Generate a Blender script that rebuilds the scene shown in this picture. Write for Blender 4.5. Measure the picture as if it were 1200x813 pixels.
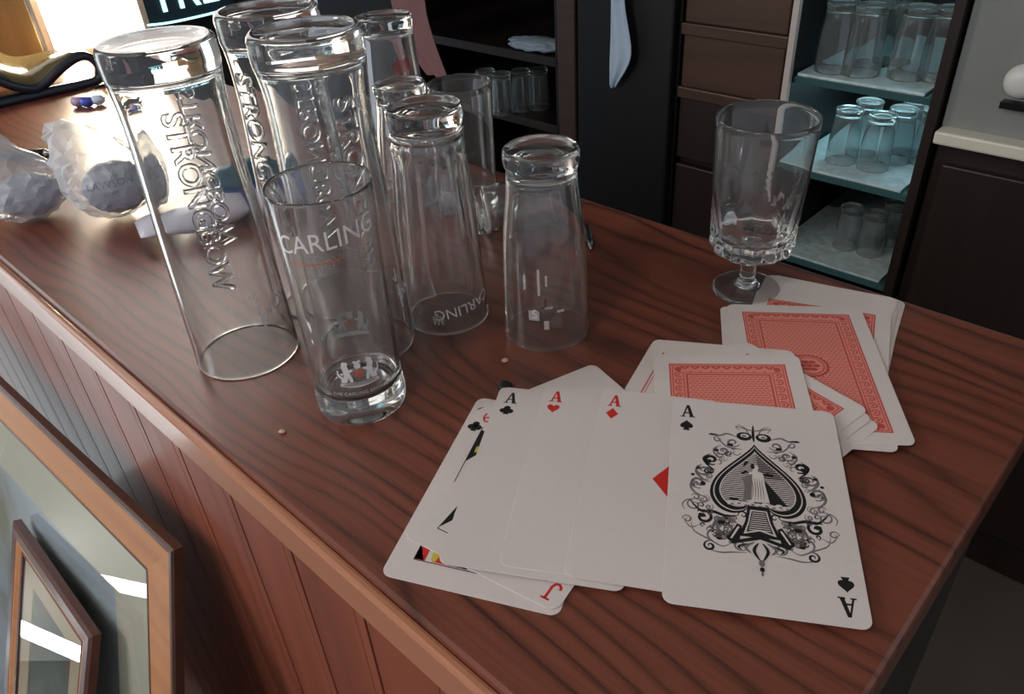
import bpy, bmesh, math, random
from mathutils import Vector, Matrix, Euler
random.seed(7)
PI = math.pi
scn = bpy.context.scene
COL = scn.collection
for _o in list(bpy.data.objects):
    bpy.data.objects.remove(_o)

# ------------------------------------------------------------------ camera, world, lights, exposure
ZB = 1.10                       # height of the bar top
S = 1.45                        # card millimetres -> scene millimetres
F_PX, PITCH, ROLL, HC = 916.0, 0.6087, -0.0681, 0.1894 * S
YAW = -0.7973                   # direction of the bar
DX = Vector((math.cos(YAW), math.sin(YAW), 0))      # along the bar
NX = Vector((-math.sin(YAW), math.cos(YAW), 0))     # across the bar
fw = Vector((0, math.cos(PITCH), -math.sin(PITCH)))
r0 = Vector((1, 0, 0)); u0 = r0.cross(fw)
rt = math.cos(ROLL) * r0 + math.sin(ROLL) * u0
up = -math.sin(ROLL) * r0 + math.cos(ROLL) * u0
cam_d = bpy.data.cameras.new('camera'); cam = bpy.data.objects.new('camera', cam_d); COL.objects.link(cam)
cam_d.sensor_fit = 'HORIZONTAL'; cam_d.sensor_width = 36; cam_d.lens = F_PX / 1200 * 36
cam_d.clip_start = 0.01
m = Matrix((rt, up, -fw)).transposed().to_4x4(); m.translation = Vector((0, 0, ZB + HC))
cam.matrix_world = m
scn.camera = cam

def ray(x, y):
    return rt * ((x - 600) / F_PX) - up * ((y - 406.5) / F_PX) + fw
CAM = Vector((0, 0, ZB + HC))
def G(x, y, z=0.0):             # point of the horizontal plane z above the bar top
    v = ray(x, y); return CAM + v * ((z - HC) / v.z)
def V(x, y, o):                 # point of the upright plane parallel to the bar at distance o
    v = ray(x, y); return CAM + v * (o / v.dot(NX))
def B(s, o, z=0.0):
    return DX * s + NX * o + Vector((0, 0, ZB + z))
def so(p):
    return p.dot(DX), p.dot(NX), p.z - ZB

w = bpy.data.worlds.new('world'); scn.world = w; w.use_nodes = True
w.node_tree.nodes['Background'].inputs[0].default_value = (0.80, 0.86, 1.0, 1)
w.node_tree.nodes['Background'].inputs[1].default_value = 0.42

def area(name, loc, target, size, power, color, sy=None):
    l = bpy.data.lights.new(name, 'AREA'); l.energy = power; l.color = color; l.size = size
    if sy: l.shape = 'RECTANGLE'; l.size_y = sy
    o = bpy.data.objects.new(name, l); COL.objects.link(o); o.location = loc
    o.rotation_euler = (Vector(target) - Vector(loc)).to_track_quat('-Z', 'Y').to_euler()
    return o
# daylight from the room's window on the left of the customers' side
area('window_daylight', B(-1.6, -1.5, 1.15), B(-0.3, 0.25, 0), 0.9, 34, (0.95, 0.96, 1.0), 1.1)
# warm daylight spilling from the low window at the bar's far end
area('warm_spill', B(-1.285, 0.44, 0.10), B(-0.9, 0.34, 0.0), 0.11, 2.2, (1.0, 0.82, 0.50), 0.16)
# a pair of small ceiling spots behind the photographer
for k in (0, 1):
    l = bpy.data.lights.new('spot_bulb', 'POINT'); l.energy = 6; l.shadow_soft_size = 0.03; l.color = (1, 0.93, 0.85)
    o = bpy.data.objects.new('spot_bulb', l); COL.objects.link(o); o.location = B(-0.15 + 0.13 * k, -0.75, 1.05)

vs = scn.view_settings
vs.view_transform = 'Standard'; vs.look = 'None'; vs.gamma = 1.0; vs.exposure = 0.24; vs.use_curve_mapping = False
scn.cycles.max_bounces = 24; scn.cycles.transmission_bounces = 24; scn.cycles.glossy_bounces = 8
scn.cycles.transparent_max_bounces = 24; scn.cycles.sample_clamp_indirect = 4.0
scn.cycles.caustics_refractive = True; scn.cycles.blur_glossy = 0.6

# ------------------------------------------------------------------ materials
def srgb(r, g, b):
    f = lambda c: (c / 255 / 12.92) if c / 255 <= 0.04045 else ((c / 255 + 0.055) / 1.055) ** 2.4
    return (f(r), f(g), f(b), 1)
def newmat(name):
    mt = bpy.data.materials.new(name); mt.use_nodes = True
    nt = mt.node_tree; return mt, nt, nt.nodes['Principled BSDF']
def plain(name, col, rough=0.5, metal=0.0, noise=0.0, nscale=40, spec=0.5, coat=0.0, emit=0.0, bump=0.0, alpha=1.0):
    mt, nt, b = newmat(name)
    b.inputs['Base Color'].default_value = col; b.inputs['Roughness'].default_value = rough
    b.inputs['Metallic'].default_value = metal; b.inputs['Specular IOR Level'].default_value = spec
    b.inputs['Coat Weight'].default_value = coat; b.inputs['Alpha'].default_value = alpha
    if emit:
        b.inputs['Emission Color'].default_value = col; b.inputs['Emission Strength'].default_value = emit
    if noise or bump:
        tc = nt.nodes.new('ShaderNodeTexCoord'); n = nt.nodes.new('ShaderNodeTexNoise')
        n.inputs['Scale'].default_value = nscale; n.inputs['Detail'].default_value = 6
        nt.links.new(tc.outputs['Object'], n.inputs['Vector'])
        if noise:
            mx = nt.nodes.new('ShaderNodeMix'); mx.data_type = 'RGBA'
            mx.inputs[6].default_value = tuple(c * (1 - noise) for c in col[:3]) + (1,)
            mx.inputs[7].default_value = tuple(min(1, c * (1 + noise)) for c in col[:3]) + (1,)
            nt.links.new(n.outputs['Fac'], mx.inputs[0]); nt.links.new(mx.outputs[2], b.inputs['Base Color'])
        if bump:
            bp = nt.nodes.new('ShaderNodeBump'); bp.inputs['Strength'].default_value = bump; bp.inputs['Distance'].default_value = 0.002
            nt.links.new(n.outputs['Fac'], bp.inputs['Height']); nt.links.new(bp.outputs[0], b.inputs['Normal'])
    return mt
def wood(name, dark, mid, light, axis='X', scale=9.0, rough=0.28, coat=0.25, stretch=0.10, distort=5.0, line=0.5):
    """wood grain running along the given local axis"""
    mt, nt, b = newmat(name); N = nt.nodes; L = nt.links
    tc = N.new('ShaderNodeTexCoord'); mp = N.new('ShaderNodeMapping')
    sc = {'X': (stretch, 1, 1), 'Y': (1, stretch, 1), 'Z': (1, 1, stretch)}[axis]
    mp.inputs['Scale'].default_value = sc
    L.new(tc.outputs['Object'], mp.inputs['Vector'])
    oi = N.new('ShaderNodeObjectInfo'); va = N.new('ShaderNodeVectorMath'); va.operation = 'ADD'
    cm = N.new('ShaderNodeCombineXYZ'); mu = N.new('ShaderNodeMath'); mu.operation = 'MULTIPLY'; mu.inputs[1].default_value = 3.0
    L.new(oi.outputs['Random'], mu.inputs[0]); L.new(mu.outputs[0], cm.inputs[0]); L.new(mu.outputs[0], cm.inputs[1]); L.new(mu.outputs[0], cm.inputs[2])
    L.new(mp.outputs[0], va.inputs[0]); L.new(cm.outputs[0], va.inputs[1])
    big = N.new('ShaderNodeTexNoise'); big.inputs['Scale'].default_value = scale; big.inputs['Detail'].default_value = 1.5; big.inputs['Roughness'].default_value = 0.4
    L.new(va.outputs[0], big.inputs['Vector'])
    rings = N.new('ShaderNodeMath'); rings.operation = 'MULTIPLY'; rings.inputs[1].default_value = distort * 2
    L.new(big.outputs['Fac'], rings.inputs[0])
    fr = N.new('ShaderNodeMath'); fr.operation = 'FRACT'; L.new(rings.outputs[0], fr.inputs[0])
    rp = N.new('ShaderNodeValToRGB'); e = rp.color_ramp.elements
    e[0].position = 0.0; e[0].color = (0, 0, 0, 1); e[1].position = 1.0; e[1].color = (0, 0, 0, 1)
    x = rp.color_ramp.elements.new(0.12); x.color = (0.55, 0.55, 0.55, 1)
    x = rp.color_ramp.elements.new(0.55); x.color = (1, 1, 1, 1)
    x = rp.color_ramp.elements.new(0.9); x.color = (0.45, 0.45, 0.45, 1)
    L.new(fr.outputs[0], rp.inputs[0])
    mp2 = N.new('ShaderNodeMapping'); mp2.inputs['Scale'].default_value = {'X': (3, 160, 160), 'Y': (160, 3, 160), 'Z': (160, 160, 3)}[axis]
    L.new(tc.outputs['Object'], mp2.inputs['Vector'])
    fine = N.new('ShaderNodeTexNoise'); fine.inputs['Scale'].default_value = 2.2; fine.inputs['Detail'].default_value = 5
    L.new(mp2.outputs[0], fine.inputs['Vector'])
    c1 = N.new('ShaderNodeMix'); c1.data_type = 'RGBA'; c1.inputs[6].default_value = dark; c1.inputs[7].default_value = mid
    f1 = N.new('ShaderNodeMath'); f1.operation = 'MULTIPLY_ADD'; f1.inputs[1].default_value = line; f1.inputs[2].default_value = 1 - line
    L.new(rp.outputs[0], f1.inputs[0]); L.new(f1.outputs[0], c1.inputs[0])
    c2 = N.new('ShaderNodeMix'); c2.data_type = 'RGBA'; c2.inputs[7].default_value = light
    st = N.new('ShaderNodeMath'); st.operation = 'MULTIPLY'; st.inputs[1].default_value = 0.75
    L.new(fine.outputs['Fac'], st.inputs[0]); L.new(st.outputs[0], c2.inputs[0]); L.new(c1.outputs[2], c2.inputs[6])
    c3 = N.new('ShaderNodeMix'); c3.data_type = 'RGBA'; c3.blend_type = 'MULTIPLY'; c3.inputs[0].default_value = 0.5
    L.new(c2.outputs[2], c3.inputs[6]); L.new(rp.outputs[0], c3.inputs[7]); L.new(c3.outputs[2], b.inputs['Base Color'])
    c3.inputs[0].default_value = line * 0.8
    b.inputs['Roughness'].default_value = rough; b.inputs['Coat Weight'].default_value = coat; b.inputs['Coat Roughness'].default_value = 0.12
    bp = N.new('ShaderNodeBump'); bp.inputs['Strength'].default_value = 0.12; bp.inputs['Distance'].default_value = 0.0006
    L.new(fine.outputs['Fac'], bp.inputs['Height']); L.new(bp.outputs[0], b.inputs['Normal'])
    return mt
def glass(name, col=(1, 1, 1, 1), rough=0.0, ior=1.5, haze=0.02):
    mt, nt, b = newmat(name); nt.nodes.remove(b)
    g = nt.nodes.new('ShaderNodeBsdfGlass'); g.inputs['Color'].default_value = col
    g.inputs['Roughness'].default_value = rough; g.inputs['IOR'].default_value = ior
    d = nt.nodes.new('ShaderNodeBsdfDiffuse'); d.inputs['Color'].default_value = (0.9, 0.9, 0.9, 1)
    mx = nt.nodes.new('ShaderNodeMixShader'); mx.inputs[0].default_value = haze
    nt.links.new(g.outputs[0], mx.inputs[1]); nt.links.new(d.outputs[0], mx.inputs[2])
    nt.links.new(mx.outputs[0], nt.nodes['Material Output'].inputs[0]); return mt
def veil(name, col, opac, rough=0.5):
    """thin print or film: part see-through, part diffuse"""
    mt, nt, b = newmat(name); N = nt.nodes
    b.inputs['Base Color'].default_value = col; b.inputs['Roughness'].default_value = rough
    t = N.new('ShaderNodeBsdfTransparent'); mx = N.new('ShaderNodeMixShader'); mx.inputs[0].default_value = opac
    nt.links.new(t.outputs[0], mx.inputs[1]); nt.links.new(b.outputs[0], mx.inputs[2])
    nt.links.new(mx.outputs[0], N['Material Output'].inputs[0]); return mt
def film(name):
    """crinkled clear plastic film"""
    mt, nt, b = newmat(name); N = nt.nodes; L = nt.links
    b.inputs['Base Color'].default_value = (0.72, 0.75, 0.8, 1); b.inputs['Roughness'].default_value = 0.22
    tc = N.new('ShaderNodeTexCoord'); n = N.new('ShaderNodeTexNoise'); n.inputs['Scale'].default_value = 90; n.inputs['Detail'].default_value = 5
    L.new(tc.outputs['Object'], n.inputs['Vector'])
    bp = N.new('ShaderNodeBump'); bp.inputs['Strength'].default_value = 0.35; bp.inputs['Distance'].default_value = 0.003
    L.new(n.outputs['Fac'], bp.inputs['Height']); L.new(bp.outputs[0], b.inputs['Normal'])
    t = N.new('ShaderNodeBsdfTransparent'); lw = N.new('ShaderNodeLayerWeight'); lw.inputs[0].default_value = 0.35
    ma = N.new('ShaderNodeMath'); ma.operation = 'MULTIPLY_ADD'; ma.inputs[1].default_value = 0.45; ma.inputs[2].default_value = 0.32
    L.new(lw.outputs['Facing'], ma.inputs[0])
    mx = N.new('ShaderNodeMixShader'); L.new(ma.outputs[0], mx.inputs[0])
    L.new(t.outputs[0], mx.inputs[1]); L.new(b.outputs[0], mx.inputs[2]); L.new(mx.outputs[0], N['Material Output'].inputs[0]); return mt
def pane(name):
    """thin picture glass: see-through with a mirror-like sheen"""
    mt, nt, b = newmat(name); N = nt.nodes; L = nt.links
    t = N.new('ShaderNodeBsdfTransparent'); g = N.new('ShaderNodeBsdfGlossy'); g.inputs['Roughness'].default_value = 0.01
    lw = N.new('ShaderNodeLayerWeight'); lw.inputs[0].default_value = 0.5
    pw_ = N.new('ShaderNodeMath'); pw_.operation = 'POWER'; pw_.inputs[1].default_value = 4.0; L.new(lw.outputs['Facing'], pw_.inputs[0])
    ma = N.new('ShaderNodeMath'); ma.operation = 'MULTIPLY_ADD'; ma.inputs[1].default_value = 0.6; ma.inputs[2].default_value = 0.05; L.new(pw_.outputs[0], ma.inputs[0])
    mx = N.new('ShaderNodeMixShader'); L.new(ma.outputs[0], mx.inputs[0]); L.new(t.outputs[0], mx.inputs[1]); L.new(g.outputs[0], mx.inputs[2])
    N.remove(b); L.new(mx.outputs[0], N['Material Output'].inputs[0]); return mt

M = {}
def bar_wood(name, dark, mid, light, rough):
    mt, nt, b = newmat(name); N = nt.nodes; L = nt.links
    def math_(op, a, v=None, c=None):
        n = N.new('ShaderNodeMath'); n.operation = op
        for i, x in enumerate((a, v, c)):
            if x is None: continue
            if isinstance(x, (int, float)): n.inputs[i].default_value = x
            else: L.new(x, n.inputs[i])
        return n.outputs[0]
    def noise_(scale, mapping, detail=2):
        mp = N.new('ShaderNodeMapping'); mp.inputs['Scale'].default_value = mapping; L.new(tc.outputs['Object'], mp.inputs['Vector'])
        n = N.new('ShaderNodeTexNoise'); n.inputs['Scale'].default_value = scale; n.inputs['Detail'].default_value = detail; L.new(mp.outputs[0], n.inputs['Vector']); return n.outputs['Fac']
    tc = N.new('ShaderNodeTexCoord'); sp = N.new('ShaderNodeSeparateXYZ'); L.new(tc.outputs['Object'], sp.inputs[0])
    warp = noise_(1.0, (2.2, 7.0, 1), 2); warp2 = noise_(1.0, (9, 60, 1), 2)
    ph = math_('ADD', math_('MULTIPLY', sp.outputs['Y'], 62.0), math_('MULTIPLY', warp, 13.0))
    ph = math_('ADD', ph, math_('MULTIPLY', warp2, 0.7))
    fr = math_('FRACT', ph)
    rp = N.new('ShaderNodeValToRGB'); e = rp.color_ramp.elements
    e[0].position = 0.0; e[0].color = (0.0, 0, 0, 1); e[1].position = 1.0; e[1].color = (0.05, 0.05, 0.05, 1)
    for q, c in ((0.10, .55), (0.30, .95), (0.62, 1.0), (0.86, .55)): x = e.new(q); x.color = (c, c, c, 1)
    L.new(fr, rp.inputs[0])
    fine = noise_(2.0, (5, 230, 1), 4); patch = noise_(1.0, (4, 14, 1), 3)
    line = math_('MULTIPLY_ADD', math_('SUBTRACT', 1.0, rp.outputs[0]), math_('MULTIPLY_ADD', patch, 1.1, 0.12), 0.0)
    c1 = N.new('ShaderNodeMix'); c1.data_type = 'RGBA'; c1.inputs[6].default_value = mid; c1.inputs[7].default_value = light; L.new(patch, c1.inputs[0])
    c2 = N.new('ShaderNodeMix'); c2.data_type = 'RGBA'; c2.inputs[7].default_value = dark; L.new(c1.outputs[2], c2.inputs[6])
    f = math_('ADD', line, math_('MULTIPLY', math_('SUBTRACT', fine, 0.48), 0.9)); 
    cl = N.new('ShaderNodeClamp'); L.new(f, cl.inputs[0]); L.new(cl.outputs[0], c2.inputs[0])
    L.new(c2.outputs[2], b.inputs['Base Color'])
    b.inputs['Roughness'].default_value = rough; b.inputs['Coat Weight'].default_value = 0.5; b.inputs['Coat Roughness'].default_value = 0.26
    bp = N.new('ShaderNodeBump'); bp.inputs['Strength'].default_value = 0.10; bp.inputs['Distance'].default_value = 0.0005
    L.new(fine, bp.inputs['Height']); L.new(bp.outputs[0], b.inputs['Normal']); return mt
M['bar_wood'] = bar_wood('bar_wood', srgb(46, 24, 19), srgb(112, 61, 46), srgb(128, 70, 52), 0.32)
M['trim_wood'] = wood('trim_wood', srgb(130, 78, 54), srgb(176, 116, 86), srgb(186, 128, 98), 'X', 10, 0.32, 0.35, 0.08, 3.0, 0.25)
M['plank_wood'] = wood('plank_wood', srgb(92, 42, 28), srgb(140, 72, 50), srgb(152, 84, 60), 'Z', 9, 0.46, 0.08, 0.12, 4.0, 0.3)
M['frame_wood'] = wood('frame_wood', srgb(150, 92, 48), srgb(188, 126, 76), srgb(196, 134, 84), 'X', 20, 0.5, 0.0, 0.05, 2.5, 0.2)
M['frame_edge'] = wood('frame_edge', srgb(54, 30, 20), srgb(84, 52, 36), srgb(92, 58, 42), 'X', 20, 0.45, 0.05, 0.05, 2.5, 0.3)
M['frame_red'] = wood('frame_red', srgb(46, 24, 20), srgb(84, 44, 36), srgb(92, 50, 40), 'X', 20, 0.4, 0.1, 0.05, 2.5, 0.3)
M['pine'] = wood('pine', srgb(110, 80, 36), srgb(164, 130, 70), srgb(172, 140, 80), 'Z', 14, 0.4, 0.2, 0.06, 3, 0.3)
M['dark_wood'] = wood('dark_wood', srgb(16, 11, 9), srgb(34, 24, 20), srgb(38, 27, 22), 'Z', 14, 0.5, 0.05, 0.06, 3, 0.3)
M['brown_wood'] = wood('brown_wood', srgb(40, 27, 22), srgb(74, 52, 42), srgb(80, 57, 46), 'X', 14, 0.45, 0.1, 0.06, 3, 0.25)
M['glass'] = glass('clear_glass', (0.97, 0.975, 0.975, 1))
M['far_glass'] = glass('shelf_tumbler_glass', (0.95, 0.98, 0.98, 1), haze=0.05)
M['white_print'] = veil('white_print', (0.88, 0.86, 0.85, 1), 0.76)
M['faint_print'] = veil('faint_print', (0.82, 0.80, 0.79, 1), 0.46)
M['red_print'] = veil('red_print', srgb(214, 92, 74), 0.6)
M['dark_print'] = veil('dark_print', srgb(50, 46, 46), 0.6)
M['grey_print'] = veil('grey_print', srgb(70, 72, 84), 0.45)
M['paper'] = plain('card_paper', srgb(214, 204, 202), 0.42, noise=0.03, nscale=300, spec=0.4)
M['ink_black'] = plain('ink_black', srgb(26, 26, 28), 0.45)
M['ink_grey'] = plain('ink_grey', srgb(116, 112, 112), 0.45)
M['ink_red'] = plain('ink_red', srgb(200, 44, 40), 0.45)
M['ink_yellow'] = plain('ink_yellow', srgb(200, 186, 70), 0.45)
M['back_pink'] = plain('back_pink', srgb(222, 138, 126), 0.45)
M['back_red'] = plain('back_red', srgb(186, 74, 66), 0.45)
M['film'] = film('clear_plastic_film')
M['pane'] = pane('picture_glass')

# ------------------------------------------------------------------ helpers
def obj(name, bm, mat, parent=None, smooth=False, loc=None, rot=None):
    me = bpy.data.meshes.new(name)
    bm.normal_update(); bm.to_mesh(me); bm.free()
    mats = mat if isinstance(mat, (list, tuple)) else [mat]
    for x in mats: me.materials.append(M[x] if isinstance(x, str) else x)
    if smooth: me.shade_smooth()
    o = bpy.data.objects.new(name, me); COL.objects.link(o)
    if parent: o.parent = parent
    if loc is not None: o.location = loc
    if rot is not None: o.rotation_euler = rot
    return o
def tag(o, label=None, cat=None, group=None, kind=None):
    if label: o['label'] = label
    if cat: o['category'] = cat
    if group: o['group'] = group
    if kind: o['kind'] = kind
    return o
def empty(name, loc, rotz=0.0, **k):
    o = bpy.data.objects.new(name, None); COL.objects.link(o); o.location = loc; o.rotation_euler = (0, 0, rotz)
    o.empty_display_size = 0.02
    return tag(o, **k)
def box(bm, x0, x1, y0, y1, z0, z1, bev=0.0):
    r = bmesh.ops.create_cube(bm, size=1.0)['verts']
    for v in r:
        v.co = Vector(((x0 + x1) / 2 + v.co.x * (x1 - x0), (y0 + y1) / 2 + v.co.y * (y1 - y0), (z0 + z1) / 2 + v.co.z * (z1 - z0)))
    if bev:
        es = list({e for v in r for e in v.link_edges})
        bmesh.ops.bevel(bm, geom=es, offset=bev, segments=2, affect='EDGES', profile=0.5)
    return bm
def bx(*a, bev=0.0): return box(bmesh.new(), *a, bev=bev)
def tube(bm, pts, rad, seg=8):
    pts = [Vector(p) for p in pts]; rings = []
    for i, p in enumerate(pts):
        t = (pts[min(i + 1, len(pts) - 1)] - pts[max(i - 1, 0)]).normalized()
        a = t.cross(Vector((0, 0, 1)));
        if a.length < 1e-3: a = t.cross(Vector((1, 0, 0)))
        a.normalize(); b = t.cross(a); r = rad(i / (len(pts) - 1)) if callable(rad) else rad
        rings.append([bm.verts.new(p + (a * math.cos(2 * PI * k / seg) + b * math.sin(2 * PI * k / seg)) * r) for k in range(seg)])
    for A, C in zip(rings, rings[1:]):
        for k in range(seg): bm.faces.new((A[k], A[(k + 1) % seg], C[(k + 1) % seg], C[k]))
    bm.faces.new(rings[0][::-1]); bm.faces.new(rings[-1])
    return bm
def spline(pts, n=6):
    """smooth a profile with Catmull-Rom"""
    out = []
    for i in range(len(pts) - 1):
        p0, p1, p2, p3 = pts[max(i - 1, 0)], pts[i], pts[i + 1], pts[min(i + 2, len(pts) - 1)]
        for k in range(n):
            t = k / n
            out.append(tuple(0.5 * (2 * b + (c - a) * t + (2 * a - 5 * b + 4 * c - d) * t * t + (-a + 3 * b - 3 * c + d) * t ** 3) for a, b, c, d in zip(p0, p1, p2, p3)))
    out.append(tuple(pts[-1])); return out
def lathe(prof, seg=96, mod=None):
    """closed surface of revolution; prof runs from the axis to the axis (r, z)"""
    bm = bmesh.new(); rings = []
    for r, z in prof:
        if r < 1e-6: rings.append([bm.verts.new((0, 0, z))])
        else:
            ring = []
            for k in range(seg):
                a = 2 * PI * k / seg; rr = r * (mod(a, r, z) if mod else 1.0)
                ring.append(bm.verts.new((rr * math.cos(a), rr * math.sin(a), z)))
            rings.append(ring)
    for A, C in zip(rings, rings[1:]):
        for k in range(seg):
            k2 = (k + 1) % seg
            if len(A) == 1 and len(C) == 1: continue
            if len(A) == 1: bm.faces.new((A[0], C[k2], C[k]))
            elif len(C) == 1: bm.faces.new((A[k], A[k2], C[0]))
            else: bm.faces.new((A[k], A[k2], C[k2], C[k]))
    bmesh.ops.recalc_face_normals(bm, faces=bm.faces)
    return bm
def interp(prof, z):
    ps = sorted(prof, key=lambda p: p[1])
    for (ra, za), (rb, zb) in zip(ps, ps[1:]):
        if za <= z <= zb: return ra + (rb - ra) * (z - za) / max(zb - za, 1e-9)
    return ps[-1][0]
def text_bm(s, size, extrude=0.0, bevel=0.0, spacing=1.0, res=4):
    cu = bpy.data.curves.new('t', 'FONT'); cu.body = s; cu.size = size; cu.align_x = 'CENTER'; cu.align_y = 'CENTER'
    cu.extrude = extrude; cu.bevel_depth = bevel; cu.bevel_resolution = 1; cu.space_character = spacing; cu.resolution_u = res
    o = bpy.data.objects.new('t', cu); COL.objects.link(o)
    dg = bpy.context.evaluated_depsgraph_get(); dg.update()
    me = bpy.data.meshes.new_from_object(o.evaluated_get(dg))
    bm = bmesh.new(); bm.from_mesh(me)
    bpy.data.meshes.remove(me); bpy.data.objects.remove(o); bpy.data.curves.remove(cu)
    return bm
def wrap(bm, prof, ang, z0, turn=0.0, lift=0.0002, flip=False):
    """lay flat artwork (x right, y up) on the outside of a lathe, centred at angle ang and height z0; turn rotates it first"""
    bmesh.ops.subdivide_edges(bm, edges=[e for e in bm.edges if e.calc_length() > 0.004], cuts=2, use_grid_fill=False)
    c, s_ = math.cos(turn), math.sin(turn)
    for v in bm.verts:
        x, y, d = v.co; x, y = c * x - s_ * y, s_ * x + c * y
        z = z0 + y; r = interp(prof, z); a = ang + x / r
        rr = r + lift + d
        v.co = Vector((rr * math.cos(a), rr * math.sin(a), z))
    return bm

class Print:
    """flat artwork in card millimetres, gathered in one mesh; layers lift by a hair"""
    def __init__(self): self.bm = bmesh.new()
    def poly(self, pts, mat, layer=0):
        vs_ = [self.bm.verts.new((p[0] * S / 1000, p[1] * S / 1000, 0.00001 + layer * 0.00001)) for p in pts]
        try:
            f = self.bm.faces.new(vs_); f.material_index = mat
            f.normal_update()
            if f.normal.z < 0: f.normal_flip()
        except ValueError: pass
    def rect(self, x0, y0, x1, y1, mat, layer=0): self.poly([(x0, y0), (x1, y0), (x1, y1), (x0, y1)], mat, layer)
    def outline(self, x0, y0, x1, y1, w_, mat, layer=0):
        self.rect(x0, y0, x1, y0 + w_, mat, layer); self.rect(x0, y1 - w_, x1, y1, mat, layer)
        self.rect(x0, y0 + w_, x0 + w_, y1 - w_, mat, layer); self.rect(x1 - w_, y0 + w_, x1, y1 - w_, mat, layer)
    def stroke(self, pts, wd, mat, layer=0):
        n = len(pts); L_, R_ = [], []
        for i, p in enumerate(pts):
            a, b = pts[max(i - 1, 0)], pts[min(i + 1, n - 1)]
            dx, dy = b[0] - a[0], b[1] - a[1]; l = math.hypot(dx, dy) or 1
            h = (wd(i / (n - 1)) if callable(wd) else wd) / 2
            L_.append((p[0] - dy / l * h, p[1] + dx / l * h)); R_.append((p[0] + dy / l * h, p[1] - dx / l * h))
        for i in range(n - 1): self.poly([R_[i], R_[i + 1], L_[i + 1], L_[i]], mat, layer)
    def disc(self, x, y, rx, ry, mat, layer=0, n=14, a0=0):
        self.poly([(x + rx * math.cos(2 * PI * k / n + a0), y + ry * math.sin(2 * PI * k / n + a0)) for k in range(n)], mat, layer)
    def text(self, s, size, x, y, mat, layer=0, turn=0.0):
        t = text_bm(s, size * S / 1000)
        me = bpy.data.meshes.new('t'); c, sn = math.cos(turn), math.sin(turn)
        for v in t.verts: v.co = Vector((c * v.co.x - sn * v.co.y + x * S / 1000, sn * v.co.x + c * v.co.y + y * S / 1000, 0.00001 + layer * 0.00001))
        for f in t.faces:
            f.material_index = mat
            if f.normal.z < 0: f.normal_flip()
        t.to_mesh(me); t.free(); self.bm.from_mesh(me); bpy.data.meshes.remove(me)

def heart_pts(x, y, w_, h_, flip=1):
    out = []
    for k in range(28):
        t = 2 * PI * k / 28
        px = 16 * math.sin(t) ** 3 / 17; py = (13 * math.cos(t) - 5 * math.cos(2 * t) - 2 * math.cos(3 * t) - math.cos(4 * t) + 2.5) / 15
        out.append((x + px * w_ / 2, y + flip * py * h_ / 2))
    return out
def spade(p, x, y, w_, h_, mat, layer=0, up_=1):
    p.poly(heart_pts(x, y + up_ * h_ * 0.08, w_, h_ * 0.82, -up_), mat, layer)
    p.poly([(x - w_ * .26, y - up_ * h_ * .52), (x + w_ * .26, y - up_ * h_ * .52), (x + w_ * .06, y - up_ * h_ * .1), (x - w_ * .06, y - up_ * h_ * .1)], mat, layer)
def club(p, x, y, w_, h_, mat, layer=0):
    for dx, dy in ((0, .22), (-.26, -.1), (.26, -.1)): p.disc(x + dx * w_, y + dy * h_, w_ * .25, h_ * .25, mat, layer)
    p.disc(x, y + h_ * .02, w_ * .14, h_ * .14, mat, layer)
    p.poly([(x - w_ * .22, y - h_ * .5), (x + w_ * .22, y - h_ * .5), (x + w_ * .05, y), (x - w_ * .05, y)], mat, layer)
def serif_A(p, x, y, w_, h_, mat, layer=0, fl=1):
    """capital A with slab feet; fl=-1 draws it upside down"""
    q = lambda px, py: (x + fl * px * w_, y + fl * py * h_)
    p.poly([q(-.40, -.5), q(-.27, -.5), q(.03, .5), q(-.08, .5)], mat, layer)
    p.poly([q(.16, -.5), q(.43, -.5), q(.11, .5), q(-.10, .5)], mat, layer)
    p.poly([q(-.2, -.2), q(.24, -.2), q(.22, -.1), q(-.17, -.1)], mat, layer)
    p.poly([q(-.5, -.5), q(-.16, -.5), q(-.16, -.42), q(-.5, -.42)], mat, layer)
    p.poly([q(.1, -.5), q(.52, -.5), q(.52, -.42), q(.1, -.42)], mat, layer)

# ------------------------------------------------------------------ the setting
def struct(name, bm, mat, loc, rotz=YAW):
    return tag(obj(name, bm, mat, None, loc=loc, rot=(0, 0, rotz)), kind='structure')
M['floor'] = plain('floor_vinyl', srgb(92, 86, 78), 0.5, noise=0.15, nscale=8)
M['dark_wall'] = plain('dark_wall', srgb(26, 24, 25), 0.7, noise=0.2, nscale=6)
M['ceiling'] = plain('ceiling_paint', srgb(196, 190, 180), 0.8)
struct('floor', bx(-3.4, 3.0, -2.6, 2.3, -0.06, 0), 'floor', B(0, 0, -1.10))
struct('wall_back', bx(-3.4, 3.0, 0, 0.08, 0, 2.5), 'dark_wall', B(0, 2.2, -1.10))
struct('ceiling', bx(-3.4, 3.0, -2.6, 2.3, 0, 0.06), 'ceiling', B(0, 0, 1.40))

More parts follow.
